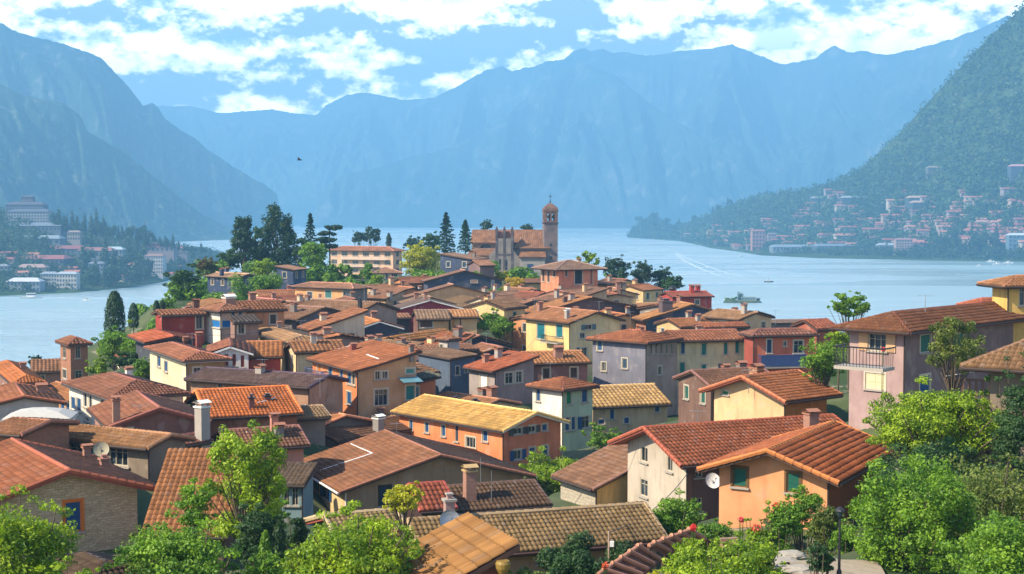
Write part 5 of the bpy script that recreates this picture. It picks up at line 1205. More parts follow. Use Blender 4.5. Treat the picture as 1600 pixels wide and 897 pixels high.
# terrace with timber posts (right)
c = P(1514, 640, 80); root = empty('timber_terrace', c, R(-6)); tag(root, 'raised brown terrace with timber posts right of the pink house', 'terrace'); k = 80/FPX
W_ = 31*k
m = MB(); m.box(-W_, 0, -2.6, W_, 2.6, .45); m.build('base_wall', [m_plain('brown_base', (.20, .12, .09), .9)], root)
m = MB(); m.box(-W_-.1, -.1, 1.62, W_+.1, .12, 1.78); m.box(-W_-.1, -.1, .45, W_+.1, .1, .6); m.build('rail', [m_plain('brown_timber', (.16, .09, .06), .8)], root)
for i in range(7): x = -W_+2*W_*i/6; m = MB(); m.box(x-.07, -.07, .6, x+.07, .07, 1.62); m.build('post', [m_plain('brown_timber', (.16, .09, .06), .8)], root)
m = MB(); m.path([(-W_-.2, -.1, 1.9), (W_*1.1, -.1, 2.35)], .03); m.build('cable', [WHITEP], root)
# ribbed garden roofs
def rib_roof(label, q, D0, D1, n, mat_):
    a, b, c_, d = P(*q[0], D0), P(*q[1], D0+.6), P(*q[2], D1+.6), P(*q[3], D1); o = a.copy(); root = empty('garden_shelter', (o.x, o.y, gz(o.x, o.y))); tag(root, label, 'shelter')
    loc = [p-Vector(root.location) for p in (a, b, c_, d)]; m = MB(); m.slab(loc, .08); m.build('roof_board', [m_plain('red_brown_board', (.17, .075, .05), .8)], root)
    for i in range(n):
        f = (i+.5)/n; s_, e_ = loc[0].lerp(loc[3], f), loc[1].lerp(loc[2], f); m = MB(); m.tube(s_+Vector((0, 0, .06)), e_+Vector((0, 0, .06)), .10, .10, 8); m.build('roof_rib', [mat_], root)
    m = MB(); m.tube(loc[0]-Vector((0, 0, .02)), loc[3]-Vector((0, 0, .02)), .09, .09, 8); m.build('ridge_cap', [mat_], root)
    for p in loc: m = MB(); m.tube((p.x, p.y, -.3), (p.x, p.y, p.z-.05), .07); m.build('post', [EAVE], root)
RB = m_tile('#c07048', True, .1)
RB2 = m_plain('clay_rib', (.40, .18, .11), .85, 0, .35)
rib_roof('upper ribbed clay roof of the garden shelter above the lime shrubs', ((1014, 852), (1040, 866), (1108, 843), (1082, 826)), 54, 56, 5, RB2)
rib_roof('lower ribbed clay roof of the garden shelter at the bottom edge', ((935, 897), (985, 912), (1036, 872), (1002, 850)), 51, 54, 5, RB2)
# garden path, stones, flowers
V, F_ = [], []
a, b = P(1205, 895, 47), P(1350, 895, 47)
nx_, ny_ = 24, 24
for j in range(ny_+1):
    for i in range(nx_+1):
        f, g_ = i/nx_, j/ny_; x = a.x+(b.x-a.x)*f+(1-g_)*0+g_*.9; y = 44.0+7.5*g_; x = x*(1+0)+math.sin(g_*3)*.4
        V.append((x, y, gz(x, y)+.05))
for j in range(ny_):
    for i in range(nx_): q = j*(nx_+1)+i; F_.append((q, q+1, q+nx_+2, q+nx_+1))
tag(np_mesh('path', V, F_, [m_masonry('garden_paving', (.26, .21, .15), (.33, .27, .20), (.14, .12, .08), 1.0, .9, .6, irr=.5)]), kind='structure')
def rock(px, py, D, s, label):
    p = P(px, py, D); rng = np.random.RandomState(int(px)); m = MB(); n = 9; prof = []
    for k_ in range(6):
        ring = []
        for i in range(n):
            a_ = 2*math.pi*i/n; r = s*math.sin(math.pi*(.18+.8*k_/6)/1.0)*(.8+.35*rng.rand()); ring.append((r*math.cos(a_)*1.4, r*math.sin(a_), s*.75*k_/5-.2*s))
        prof.append(ring)
    for A_, B_ in zip(prof[:-1], prof[1:]):
        for i in range(n): j = (i+1) % n; m.poly([A_[i], A_[j], B_[j], B_[i]])
    m.poly(prof[-1]); o = m.build('boulder', [m_plain('grey_stone', (.30, .27, .23), .9, 0, .35)]); o.location = (p.x, p.y, gz(p.x, p.y)); tag(o, label, 'boulder')
rock(1222, 868, 50, .55, 'broad flat boulder left of the garden path'); rock(1246, 882, 47.5, .4, 'pale stone at the near end of the garden path'); rock(1290, 858, 52, .4, 'small stone behind the topiary bush'); rock(1236, 862, 53, .45, 'rounded stone at the top of the garden path')
def flowers(px, py, D, s, rgb, label):
    p = P(px, py, D); s = s*.62; root = empty('flower_clump', (p.x, p.y, gz(p.x, p.y))); tag(root, label, 'flowers'); dz = p.z-root.location.z; rng = np.random.RandomState(int(px))
    crown_mesh('petals', leaf_cloud([(0, 0, dz)], [s], 90, .08, rng), m_plain('petals', rgb, .6), root); m = MB()
    for i in range(8): m.tube((rng.uniform(-.1, .1), rng.uniform(-.1, .1), -.1), (rng.uniform(-1, 1)*s*.6, rng.uniform(-1, 1)*s*.6, dz), .015, .01, 4)
    m.build('stems', [m_plain('stem', (.05, .1, .02), .7)], root)
flowers(1083, 824, 55, .22, (.6, .03, .03), 'red flowers at the top of the upper ribbed roof'); flowers(1182, 826, 56, .32, (.65, .10, .05), 'coral red flowers by the garden steps'); flowers(1212, 790, 56, .22, (.7, .15, .05), 'orange blossoms in the climbing shrub'); flowers(1158, 812, 58, .22, (.6, .04, .06), 'red flowers behind the garden steps')
flowers(1380, 546, 88, .25, (.6, .03, .05), 'red geraniums on the black iron balcony'); flowers(946, 884, 50, .2, (.65, .12, .05), 'coral flowers at the lower end of the ribbed roof')
p = P(1150, 846, 55); root = empty('garden_steps', (p.x, p.y, gz(p.x, p.y)), R(10)); tag(root, 'small flight of brown garden steps between bushes', 'steps'); dz = p.z-root.location.z
for i in range(5): m = MB(); m.box(-.34, i*.2, -.4, .34, i*.2+.22, dz-.55+i*.12); m.build('step', [m_plain('brown_step', (.26, .16, .11), .9)], root)
p = P(786, 868, 43.6); root = empty('flower_pot', (p.x, p.y, p.z-.3)); tag(root, 'round ochre pot on the corner of the ribbed outbuilding', 'pot'); m = MB(); m.lathe([(.12, -.3), (.22, -.1), (.24, .05), (.20, .14), (.17, .14)], 14); m.build('pot', [m_plain('ochre_glaze', (.22, .14, .03), .5)], root)
# ------------------------------------------------ church on the far side of the hill
DC = 430; k = DC/FPX; c = P(790, 437, DC); root = empty('church', c, R(-4)); tag(root, 'large stone church with a long nave roof and three pinnacles', 'church')
def cx_(px): return (px-790)*k
def cz_(py): return (437-py)*k
CHW = m_plaster('#8c827a'); CHP = m_plaster('#a88470'); TL = m_tile('#b07c62', False, .2)
m = MB(); m.box(cx_(735), 4, -6, cx_(849), 15, cz_(377)); m.poly([(cx_(735), 4, cz_(377)), (cx_(735), 15, cz_(377)), (cx_(735), 9.5, cz_(359.5))]); m.poly([(cx_(849), 4, cz_(377)), (cx_(849), 15, cz_(377)), (cx_(849), 9.5, cz_(359.5))]); m.build('wall', [CHP], root)
def flat_roof(name, pl, parent, mat_=None, th=.35):
    V, F, UV, MI = [], [], [], []; tile_planes(pl, .6, .9, False, V, F, UV, MI); o = np_mesh(name, V, F, [mat_ or TL], parent, uv=UV); s = MB()
    for q in pl: s.slab([q[0], q[1], q[2]] + ([q[3]] if (Vector(q[2])-Vector(q[3])).length > .05 else []), th)
    s.build('fascia', [EAVE], o); return o
z0, z1 = cz_(377), cz_(359.5); sl = (z1-z0)/5.5
flat_roof('nave_roof', [[(cx_(733), 3.2, z0-.8*sl), (cx_(851), 3.2, z0-.8*sl), (cx_(851), 9.5, z1), (cx_(733), 9.5, z1)], [(cx_(851), 15.8, z0-.8*sl), (cx_(733), 15.8, z0-.8*sl), (cx_(733), 9.5, z1), (cx_(851), 9.5, z1)]], root)
m = MB(); m.box(cx_(733), -2, -6, cx_(772), 4.01, cz_(398)); m.build('aisle_wall', [CHP], root)
flat_roof('aisle_roof', [[(cx_(731), -2.6, cz_(399)), (cx_(773), -2.6, cz_(399)), (cx_(773), 4, cz_(391)), (cx_(731), 4, cz_(391))]], root)
m = MB(); n_ = 8; o_ = [(cx_(757)+1.7*math.cos(math.pi*i/n_), 3.97, cz_(388)+1.2*math.sin(math.pi*i/n_)) for i in range(n_+1)]; m.poly(o_); m.build('lunette_window', [m_glass()], root)
# front with stepped shoulders
m = MB(); f = [(766, 440), (814, 440), (814, 402), (808, 396), (803, 389), (803, 372), (777, 372), (777, 388), (771, 394), (766, 398)]
A_ = [(cx_(x), -5, cz_(y)) for x, y in f]; B_ = [(cx_(x), 1, cz_(y)) for x, y in f]; m.poly(A_); m.poly(B_[::-1])
for i in range(len(f)): j = (i+1) % len(f); m.poly([A_[i], A_[j], B_[j], B_[i]][::-1])
m.build('front', [CHW], root)
m = MB(); m.box(cx_(777), -4.2, cz_(372), cx_(803), 1.2, cz_(361)); m.build('loggia', [m_plaster('#a86c58')], root)
for x in (778, 790, 802): m = MB(); m.box(cx_(x)-.35, -5.1, cz_(440), cx_(x)+.35, -4.3, cz_(358)); m.lathe([(.5, cz_(358)), (.35, cz_(357)), (.04, cz_(353))], 6, 0, (cx_(x), -4.7)); m.build('pinnacle', [m_plaster('#5c5458')], root)
m = MB(); m.box(cx_(777), -5.12, cz_(398), cx_(803), -5.0, cz_(396)); m.box(cx_(776), -4.6, cz_(380), cx_(804), -4.1, cz_(378)); m.build('cornice', [m_plaster('#5c5458')], root)
# chapel on the right
m = MB(); m.box(cx_(803.5), -3, -6, cx_(857), 4.02, cz_(388)); m.build('chapel_wall', [CHW], root)
Q0 = [(cx_(802), -4), (cx_(861), -4), (cx_(861), 4), (cx_(802), 4)]; zz = cz_(387); r1, r2 = (cx_(815), 1.5, cz_(373)), (cx_(836), 1.5, cz_(373))
flat_roof('chapel_roof', [[Q0[0]+(zz,), Q0[1]+(zz,), r2, r1], [Q0[1]+(zz,), Q0[2]+(zz,), r2, r2], [Q0[3]+(zz,), Q0[0]+(zz,), r1, r1]], root)
m = MB(); m.box(cx_(814.5), -7, -6, cx_(853), -3.01, cz_(400)); m.build('porch_wall', [m_plaster('#9c948c')], root)
flat_roof('porch_roof', [[(cx_(813), -7.6, cz_(400)), (cx_(855), -7.6, cz_(400)), (cx_(853), -3, cz_(391.5)), (cx_(815), -3, cz_(391.5))]], root)
m = MB(); m.box(cx_(826), -7.1, -1, cx_(835), -6.98, cz_(411)); m.build('door', [m_shutter('#2c4468')], root)
for x in (793, 783): m = MB(); m.box(cx_(x)-.25, -5.08, cz_(420), cx_(x)+.25, -4.98, cz_(404)); m.build('window', [m_glass()], root)
# tower
c2 = P(859.5, 437, 428); tw = empty('church_tower', c2, R(6)); tag(tw, 'tall church bell tower with arched belfry, pointed cap and cross', 'bell tower'); tk = 428/FPX
def tz(py): return (437-py)*tk
hw = 10.6*tk; TW = m_plaster('#84706c'); m = MB(); m.box(-hw, -hw, -6, hw, hw, tz(349)); m.build('shaft', [TW], tw)
m = MB(); m.box(-hw-.25, -hw-.25, tz(349), hw+.25, hw+.25, tz(347.3)); m.build('cornice', [m_plaster('#5c4c4c')], tw)
BF = m_plaster('#84604f')
m = MB(); z0, z1 = tz(347.3), tz(331)
for sx in (-1, 1):
    for sy in (-1, 1): m.box(sx*hw-(.9 if sx > 0 else 0), sy*hw-(.9 if sy > 0 else 0), z0, sx*hw+(.9 if sx < 0 else 0), sy*hw+(.9 if sy < 0 else 0), z1)
for s_ in (-1, 1): m.box(-.22, s_*(hw-.25)-.22, z0, .22, s_*(hw-.25)+.22, z1-.6); m.box(s_*(hw-.25)-.22, -.22, z0, s_*(hw-.25)+.22, .22, z1-.6)
m.box(-hw+.9, -hw+.01, z1-.7, hw-.9, hw-.01, z1-.003); m.box(-hw+.01, -hw+.9, z1-.69, hw-.01, hw-.9, z1-.004); m.box(-hw+.012, -hw+.012, z0, hw-.012, hw-.012, z0+.5)
m.build('belfry', [BF], tw)
for x in (-.8, .8): m = MB(); m.lathe([(.5, z0+1.2), (.36, z0+1.5), (.28, z0+1.9), (.08, z0+2.1)], 10, 0, (x, 0)); m.build('bell', [m_plain('bronze', (.10, .08, .04), .4, .8)], tw)
m = MB(); b_ = len(m.v); prof = [(1.0, z1), (.99, tz(328)), (.90, tz(325)), (.72, tz(322.5)), (.42, tz(319.8)), (.08, tz(317))]
for f_, z in prof:
    w_ = (hw+.15)*f_
    for x, y in ((-1, -1), (1, -1), (1, 1), (-1, 1)): m.v.append((x*w_, y*w_, z))
for q in range(5):
    for i in range(4): j = (i+1) % 4; m.f.append((b_+q*4+i, b_+q*4+j, b_+q*4+4+j, b_+q*4+4+i)); m.m.append(0)
m.poly([(-hw-.15, -hw-.15, z1), (hw+.15, -hw-.15, z1), (hw+.15, hw+.15, z1), (-hw-.15, hw+.15, z1)][::-1]); m.build('cap', [m_plaster('#7c5a4a')], tw)
m = MB(); m.tube((0, 0, tz(317.5)), (0, 0, tz(303)), .10, .07, 6); m.tube((-.55, 0, tz(307)), (.55, 0, tz(307)), .07, .07, 5); m.lathe([(.1, tz(316)), (.32, tz(315)), (.1, tz(314))], 8); m.build('cross', [DARKMETAL], tw)
m = MB(); n_ = 14; m.poly([(.0+1.0*math.cos(2*math.pi*i/n_), -hw-.05, tz(357)+1.0*math.sin(2*math.pi*i/n_)) for i in range(n_)]); m.build('clock_face', [m_plain('clock', (.12, .10, .10), .6)], tw)
for zz in (380, 400): m = MB(); m.box(-.3, -hw-.04, tz(zz+4), .3, -hw+.02, tz(zz)); m.build('window', [m_glass()], tw)

for a in ((610, 476, 500, 190), (905, 500, 520, 175), (1030, 512, 534, 155), (1130, 500, 520, 165), (500, 590, 612, 112), (860, 566, 584, 140), (380, 476, 494, 160), (760, 520, 540, 160), (540, 430, 448, 225), (410, 560, 580, 128), (1090, 640, 668, 92), (620, 660, 690, 108), (985, 486, 502, 185)):
    aerial(*a, 'thin grey aerial rising over the packed roofs')
for o in [o for o in COL.objects if o.get('label') == 'thin grey aerial rising over the packed roofs']: o['group'] = 'aerials over the packed roofs'
def wire(a, b, sag, label):
    p, q = P(*a), P(*b); pts = [(p.lerp(q, i/14)-Vector((0, 0, sag*4*(i/14)*(1-i/14)))) for i in range(15)]; o_ = Vector(p); m = MB(); m.path([x-o_ for x in pts], .022, 4); o = m.build('overhead_wire', [DARKMETAL]); o.location = o_; tag(o, label, 'wire')
wire((751, 720, 92), (1000, 672, 88), .8, 'thin wire from the tan villa gable to the weathered grey house')
wire((951, 832, 56), (1074, 740, 80), .5, 'thin wire from the pale post to the weathered grey house')
wire((569, 448, 186), (836, 470, 178), 1.2, 'thin wire sagging over the upper roofs')
wire((300, 522, 140), (470, 502, 150), .6, 'thin wire between the cream house and the domed roof')
# ------------------------------------------------ far shores: buildings
def far_block(label, px, py, wpx, hpx, Y, yaw, fl, nc, wall, roof, parent=None, dep=.5, gable=True, winc=(.03, .05, .08), cat='building', onz=None, name='far_building', M=None):
    p = P(px, py, Y)
    if M: p = M.place(px, py); Y = p.y
    k = Y/FPX; W_, Hh = wpx*k, hpx*k; Dp = max(8, W_*dep)
    root = empty(name, p, R(yaw)); tag(root, label, cat)
    m = MB(); m.box(-W_/2, 0, -12, W_/2, Dp, Hh); m.build('wall', [m_plain('far_wall', sc3(hexc(wall), .42), .9)], root)
    rh = min(3.2, Dp*.22) if gable else .6; o = .6
    m = MB(); a = [(-W_/2-o, -o, Hh), (W_/2+o, -o, Hh), (W_/2+o, Dp+o, Hh), (-W_/2-o, Dp+o, Hh)]; r1, r2 = (-W_/2-o+rh*1.5, Dp/2, Hh+rh), (W_/2+o-rh*1.5, Dp/2, Hh+rh)
    if gable: m.poly([a[0], a[1], r2, r1]); m.poly([a[1], a[2], r2]); m.poly([a[2], a[3], r1, r2]); m.poly([a[3], a[0], r1]); m.poly(a[::-1])
    else: m.box(-W_/2-o, -o, Hh, W_/2+o, Dp+o, Hh+rh)
    m.build('roof', [m_plain('far_roof', sc3(hexc(roof), .6), .9)], root)
    if nc:
        s = MB(); ww, wh = W_/nc*.5, Hh/fl*.5; s.box(-ww/2, -.12, 0, ww/2, .05, wh); w0 = s.build('window', [m_plain('far_window', winc, .3)], root); w0.location = (-W_/2+W_/nc*.5, 0, Hh/fl*.25)
        for i in range(nc):
            for j in range(fl):
                if i == j == 0: continue
                q = w0.copy(); COL.objects.link(q); q.parent = root; q.location = (-W_/2+W_/nc*(i+.5), 0, Hh/fl*(j+.25))
    return root
def near_on(M, px, py, dy=-2): p = M.place(px, py); return p.y
# left shore
for a in (('topmost round tier of the stepped hotel on the left shore', 42, 318, 18, 10, 1530, 0, 2, 6, '#9a94a0', '#6a6a78'),
          ('upper tier of the stepped hotel on the left shore', 38, 332, 58, 12, 1515, 2, 3, 12, '#8c90a0', '#6a6a78'),
          ('wide balconied tier of the stepped hotel on the left shore', 44, 348, 62, 17, 1500, 3, 4, 14, '#c8c8cc', '#707484'),
          ('long base of the stepped hotel with a row of openings', 34, 362, 120, 9, 1470, 2, 1, 20, '#8c98a8', '#8c98a8'),
          ('low flat roofed hall below the stepped hotel', 55, 382, 76, 9, 1400, 2, 1, 8, '#94a4b0', '#a0b0b8'),
          ('small pale pavilion with columns left of the shore trees', 115, 376, 20, 13, 1450, 0, 2, 5, '#d0c4bc', '#b09c94'),
          ('white waterfront apartment house with four floors', 104, 455, 32, 27, 1150, -4, 4, 7, '#f0ece4', '#c4ccd4'),
          ('pale apartment house left of the white waterfront one', 76, 452, 26, 24, 1155, -2, 4, 6, '#d8dce0', '#a8b4c0'),
          ('low waterfront villa with a white roof on the left shore', 36, 456, 52, 16, 1120, 0, 2, 9, '#b8c4d0', '#e8e8ec'),
          ('cream apartment house behind the low waterfront villa', 48, 434, 46, 16, 1200, 0, 3, 8, '#dcccbc', '#c0a49c'),
          ('half hidden house at the left frame edge on the shore', 4, 438, 16, 22, 1180, 0, 4, 3, '#b8c0c8', '#98a0a8'),
          ('apartment block with a white balcony grid behind the dark shore trees', 240, 428, 30, 28, 1330, -8, 5, 8, '#e4e4e8', '#a88880'),
          ('house with a red roof above the white balcony grid', 250, 394, 44, 9, 1480, -4, 1, 6, '#b8a8b0', '#b4685c'),
          ('far house with a rust roof near the tip of the left shore', 280, 398, 24, 10, 1520, 0, 2, 5, '#b0a4ac', '#a86860'),
          ('long house with a dusty red roof on the left shore', 40, 414, 118, 9, 1270, 1, 1, 16, '#8890a0', '#b4706c'),
          ('second long house with a faded red roof on the left shore', 96, 396, 70, 7, 1380, 1, 1, 10, '#8c94a4', '#a86c6c'),
          ('terraced house row with a pink roof in the middle of the left shore', 148, 402, 56, 10, 1340, -2, 1, 8, '#98a4b4', '#b07c78'),
          ('pale house with a bright roof line behind the shore trees', 172, 398, 40, 8, 1400, 0, 1, 6, '#a8bcc8', '#c8dce0'),
          ('small house between the dark shore trees on the left', 150, 424, 24, 12, 1250, 0, 2, 4, '#9cacbc', '#8c94a4')):
    far_block(*a)
# right shore, the ones one can tell apart
for a in (('tall salmon waterfront block with five floors on the right shore', 1185, 391, 21, 29, 2040, 6, 5, 4, '#e0a898', '#c08478'),
          ('pale block beside the tall salmon one', 1206, 384, 13, 18, 2090, 0, 4, 3, '#c8b4b4', '#a88c90'),
          ('long white boathouse at the waterline', 1240, 393, 66, 7, 1990, 0, 1, 12, '#a4b4c0', '#98a8b4'),
          ('long grey blue lakeside hall at the waterline', 1318, 393, 84, 8, 1930, 2, 1, 14, '#6c8296', '#8898a8'),
          ('pink lakeside block with a window grid', 1412, 391, 26, 16, 1930, 0, 4, 6, '#e0c0b8', '#b08884'),
          ('low quay building right of the lakeside hall', 1388, 392, 34, 8, 1900, 0, 1, 6, '#9cb0c0', '#b4c0cc'),
          ('large pale hillside block with a pink roof', 1542, 360, 34, 12, 2060, 0, 2, 8, '#c8bcc0', '#d8a8a0'),
          ('small ochre lit house on the right hillside', 1548, 377, 9, 10, 1990, 0, 2, 2, '#f0cc80', '#b09070'),
          ('long cream roofed hall halfway up the right hillside', 1446, 315, 54, 5, 2300, 0, 1, 8, '#5c6c70', '#d8b8a0'),
          ('second long cream roofed hall just below the first', 1448, 322, 48, 4, 2260, 0, 1, 8, '#5c6c70', '#d0b4a4'),
          ('white roofed shed on the ridge of the right shore', 1338, 313, 46, 4, 2350, 0, 1, 8, '#5c6c74', '#b8c0bc'),
          ('white roofed terrace house left on the right shore ridge', 1280, 314, 28, 4, 2380, 0, 1, 5, '#5c6c74', '#b0b8b8'),
          ('big dark hillside block with a pink roof at the right edge', 1592, 276, 32, 15, 2400, 0, 3, 6, '#6c7c94', '#d8a8ac'),
          ('pale villa cluster high on the wooded right slope', 1458, 268, 22, 6, 2500, 0, 2, 5, '#8c8c88', '#a89c90'),
          ('white house with rose roof in the lower middle of the town', 1399, 357, 16, 8, 2100, 0, 2, 3, '#e8d8c8', '#c89080'),
          ('blue grey waterside block at the right frame edge', 1590, 392, 30, 24, 1860, 0, 4, 5, '#8cb0c8', '#dce8ec'),
          ('ochre waterfront villa between trees on the right shore', 1109, 376, 9, 15, 2480, 0, 3, 2, '#e8cc90', '#a89078'),
          ('pale gabled house near the headland trees', 1076, 373, 14, 7, 2720, 0, 2, 3, '#c8c4c8', '#b89898')):
    far_block(*a, M=rgt)
# repeated small houses
def far_house_proto(wall, roof, seed):
    m = MB(); m.box(-5.5, -4, -8, 5.5, 4, 5.5, 0); a = [(-6.1, -4.6, 5.4), (6.1, -4.6, 5.4), (6.1, 4.6, 5.4), (-6.1, 4.6, 5.4)]; r1, r2 = (-6.1, 0, 7.6), (6.1, 0, 7.6)
    m.poly([a[0], a[1], r2, r1], 1); m.poly([a[2], a[3], r1, r2], 1); m.poly([a[1], a[2], r2], 0); m.poly([a[3], a[0], r1], 0); m.poly(a[::-1], 1)
    for i in range(4):
        for j in range(2): x = -4.1+i*2.75; m.box(x-.5, -4.08, .6+j*2.6, x+.5, -3.9, 2.0+j*2.6, 2)
    o = m.build('far_house', [m_plain('far_wall', sc3(hexc(wall), .5), .9), m_plain('far_roof', sc3(hexc(roof), .65), .9), m_plain('far_window', (.03, .05, .08), .3)]); return o
protos = [far_house_proto(*a) for a in (('#d8c0b0', '#c07c6c', 0), ('#c8bcc0', '#b06c64', 1), ('#e8dccc', '#cc9080', 2), ('#b8a8a8', '#a86860', 3))]
first = [True]*4
rng = np.random.RandomState(5)
def put_house(M, px, py, s, sx, lab, grp):
    k = rng.randint(4); o = protos[k]
    if not first[k]: o = o.copy(); COL.objects.link(o)
    first[k] = False; p = M.place(px, py); o.location = p; o.rotation_euler = (0, 0, R(rng.uniform(-14, 14))); o.scale = (s*sx, s, s*.9); tag(o, lab, 'house', grp)
RL, RG = 'small hazy house with a rose roof in the far town on the right shore', 'far houses of the town on the right shore'
cnt = 0
while cnt < 215:
    px = rng.uniform(1120, 1612); py = 300 + 92*rng.rand()**.62
    lim = 395 - (px-1120)*.06 if px < 1250 else 388
    if px < 1250 and py < 352-(px-1120)*.12: continue
    if py > lim: continue
    put_house(rgt, px, py, rng.uniform(.8, 1.35), rng.uniform(.9, 2.6), RL, RG); cnt += 1
LL, LG_ = 'small hazy blue house among the trees of the left shore', 'far houses of the left shore'
first = [False]*4
for i in range(26): put_house(pen, rng.uniform(-60, 300), rng.uniform(386, 440), rng.uniform(.7, 1.0), rng.uniform(.9, 1.8), LL, LG_)
for i in range(9): put_house(rgt, rng.uniform(1050, 1115), rng.uniform(364, 376), rng.uniform(.8, 1.2), rng.uniform(.8, 1.4), 'tiny pale house on the waterside of the headland', 'far houses of the headland')
# ------------------------------------------------ far shores: trees
def far_tree(kind, seed, col):
    rng_ = np.random.RandomState(seed); A, B = LG[col]; mt = m_leaf(A, B, 'far_leaves', .2); root = empty('far_tree', (0, 0, 0)); tb = MB(); tb.tube((0, 0, -3), (0, 0, 6), .4, .2, 6)
    if kind == 'round':
        C = [(rng_.uniform(-2.2, 2.2), rng_.uniform(-2.2, 2.2), rng_.uniform(3.5, 8.5)) for _ in range(9)]; Q = leaf_cloud(C, [rng_.uniform(1.4, 2.6) for _ in C], 420, 1.15, rng_)
    elif kind == 'cypress':
        C = [(0, 0, 1.5+i*1.5) for i in range(9)]; Q = leaf_cloud(C, [1.2, 1.5, 1.6, 1.6, 1.5, 1.35, 1.1, .8, .5], 420, 1.0, rng_)
    else:
        C = [(0, 0, 2+i*1.4) for i in range(8)]; Q = leaf_cloud(C, [3.2, 2.9, 2.5, 2.1, 1.7, 1.3, .9, .5], 480, 1.15, rng_, squash=(1, 1, .5))
    crown_mesh('crown', Q, mt, root); tb.build('trunk', [BARK], root); return root
FT = [far_tree('round', 1, 'dark'), far_tree('round', 2, 'blue'), far_tree('cypress', 3, 'dark'), far_tree('conifer', 4, 'blue'), far_tree('round', 9, 'deep')]
used = [False]*5
def put_tree(p, k, s, lab, grp, sz=1.0):
    r = FT[k]
    if used[k]:
        r = FT[k].copy(); COL.objects.link(r)
        for ch in FT[k].children:
            c_ = ch.copy(); COL.objects.link(c_); c_.parent = r
    used[k] = True; r.location = p; r.scale = (s, s, s*sz); r.rotation_euler = (0, 0, rng.uniform(0, 6)); tag(r, lab, 'tree', grp)
A1, A2 = 'dark blue tree on the skyline of the left shore', 'trees along the skyline of the left shore'
for i in range(34):
    px = 84+i*7.2+rng.uniform(-2, 2); p = P(px, interp(pen.sky, px)+4, 1480); k = rng.choice([0, 1, 2, 3]); put_tree(p, k, rng.uniform(.9, 1.6)*(1 if px < 240 else .6), A1, A2, rng.uniform(1, 1.5))
for i in range(14): px = rng.uniform(-40, 80); put_tree(pen.place(px, rng.uniform(352, 402)), rng.choice([0, 1, 3]), rng.uniform(.8, 1.3), 'dark tree on the slope below the stepped hotel', 'trees below the stepped hotel')
for i in range(38):
    px = rng.uniform(126, 232); py = rng.uniform(404, 452); put_tree(pen.place(px, py), rng.choice([0, 2, 3, 1]), rng.uniform(1.1, 2.0), 'tall dark tree of the waterside grove on the left shore', 'waterside grove of the left shore', 1.15)
for i in range(40):
    px = rng.uniform(255, 385); lo = 396+(px-255)*.12; put_tree(pen.place(px, rng.uniform(lo, lo+34)), rng.choice([0, 1, 3]), rng.uniform(.8, 1.5), 'blue green tree near the tip of the left shore', 'trees at the tip of the left shore')
for i in range(40): px = rng.uniform(-50, 125); put_tree(pen.place(px, rng.uniform(386, 452)), rng.choice([0, 1, 4]), rng.uniform(.5, .9), 'low tree between the houses of the left shore', 'low trees of the left shore')
for i in range(80):
    px = rng.uniform(1040, 1610); lim = 392 if px > 1150 else 378; put_tree(rgt.place(px, rng.uniform(lim-62, lim)), rng.choice([0, 1, 4, 2]), rng.uniform(.9, 1.7), 'dusky tree among the houses of the far right shore', 'trees among the houses of the right shore')
for i in range(22): px = rng.uniform(1455, 1560); put_tree(rgt.place(px, rng.uniform(385, 402)), rng.choice([0, 2, 2, 1]), rng.uniform(1.2, 2.2), 'tall dark waterside tree on the right shore', 'waterside trees of the right shore', 1.2)
for i in range(26): px = rng.uniform(988, 1060); put_tree(rgt.place(px, rng.uniform(348, 370)), rng.choice([0, 1]), rng.uniform(1.6, 3.0), 'blue tree covering the little headland', 'trees of the little headland')
# woods covering the slopes: nobody could count these trees
def woods(M, name, px0, px1, q0, q1, n, size, col, label, seed):
    r_ = np.random.RandomState(seed); cs = []
    for i in range(n):
        px = r_.uniform(px0, px1); q = q0+(q1-q0)*r_.rand(); p = M.at(px, q)
        if p.z < 2: continue
        cs.append((p.x, p.y, p.z+size*.5))
    per = 10; C = np.array(cs); rad = size*(.6+r_.rand(len(C))**2*1.1); Q = leaf_cloud(C, rad, len(C)*per, size*.62, r_, up=.6, shell=.7)
    A, B = LG[col]; o = crown_mesh(name, Q, m_leaf(A, B, 'woods', .15), None); tag(o, label, 'woods', kind='stuff')
LG['wood'] = ((.016, .05, .014), (.055, .115, .022))
woods(rgt, 'woods', 985, 1760, .25, 1.0, 13000, 6.5, 'wood', 'dense green woods covering the steep right mountain', 3)
woods(rgt, 'lakeside_woods', 985, 1650, .01, .3, 3600, 5.0, 'dark', 'dark woods between the lake and the far town on the right', 4)
woods(pen, 'shore_woods', -80, 392, .0, 1.0, 3800, 4.2, 'dark', 'dark woods over the hill of the left shore', 6)
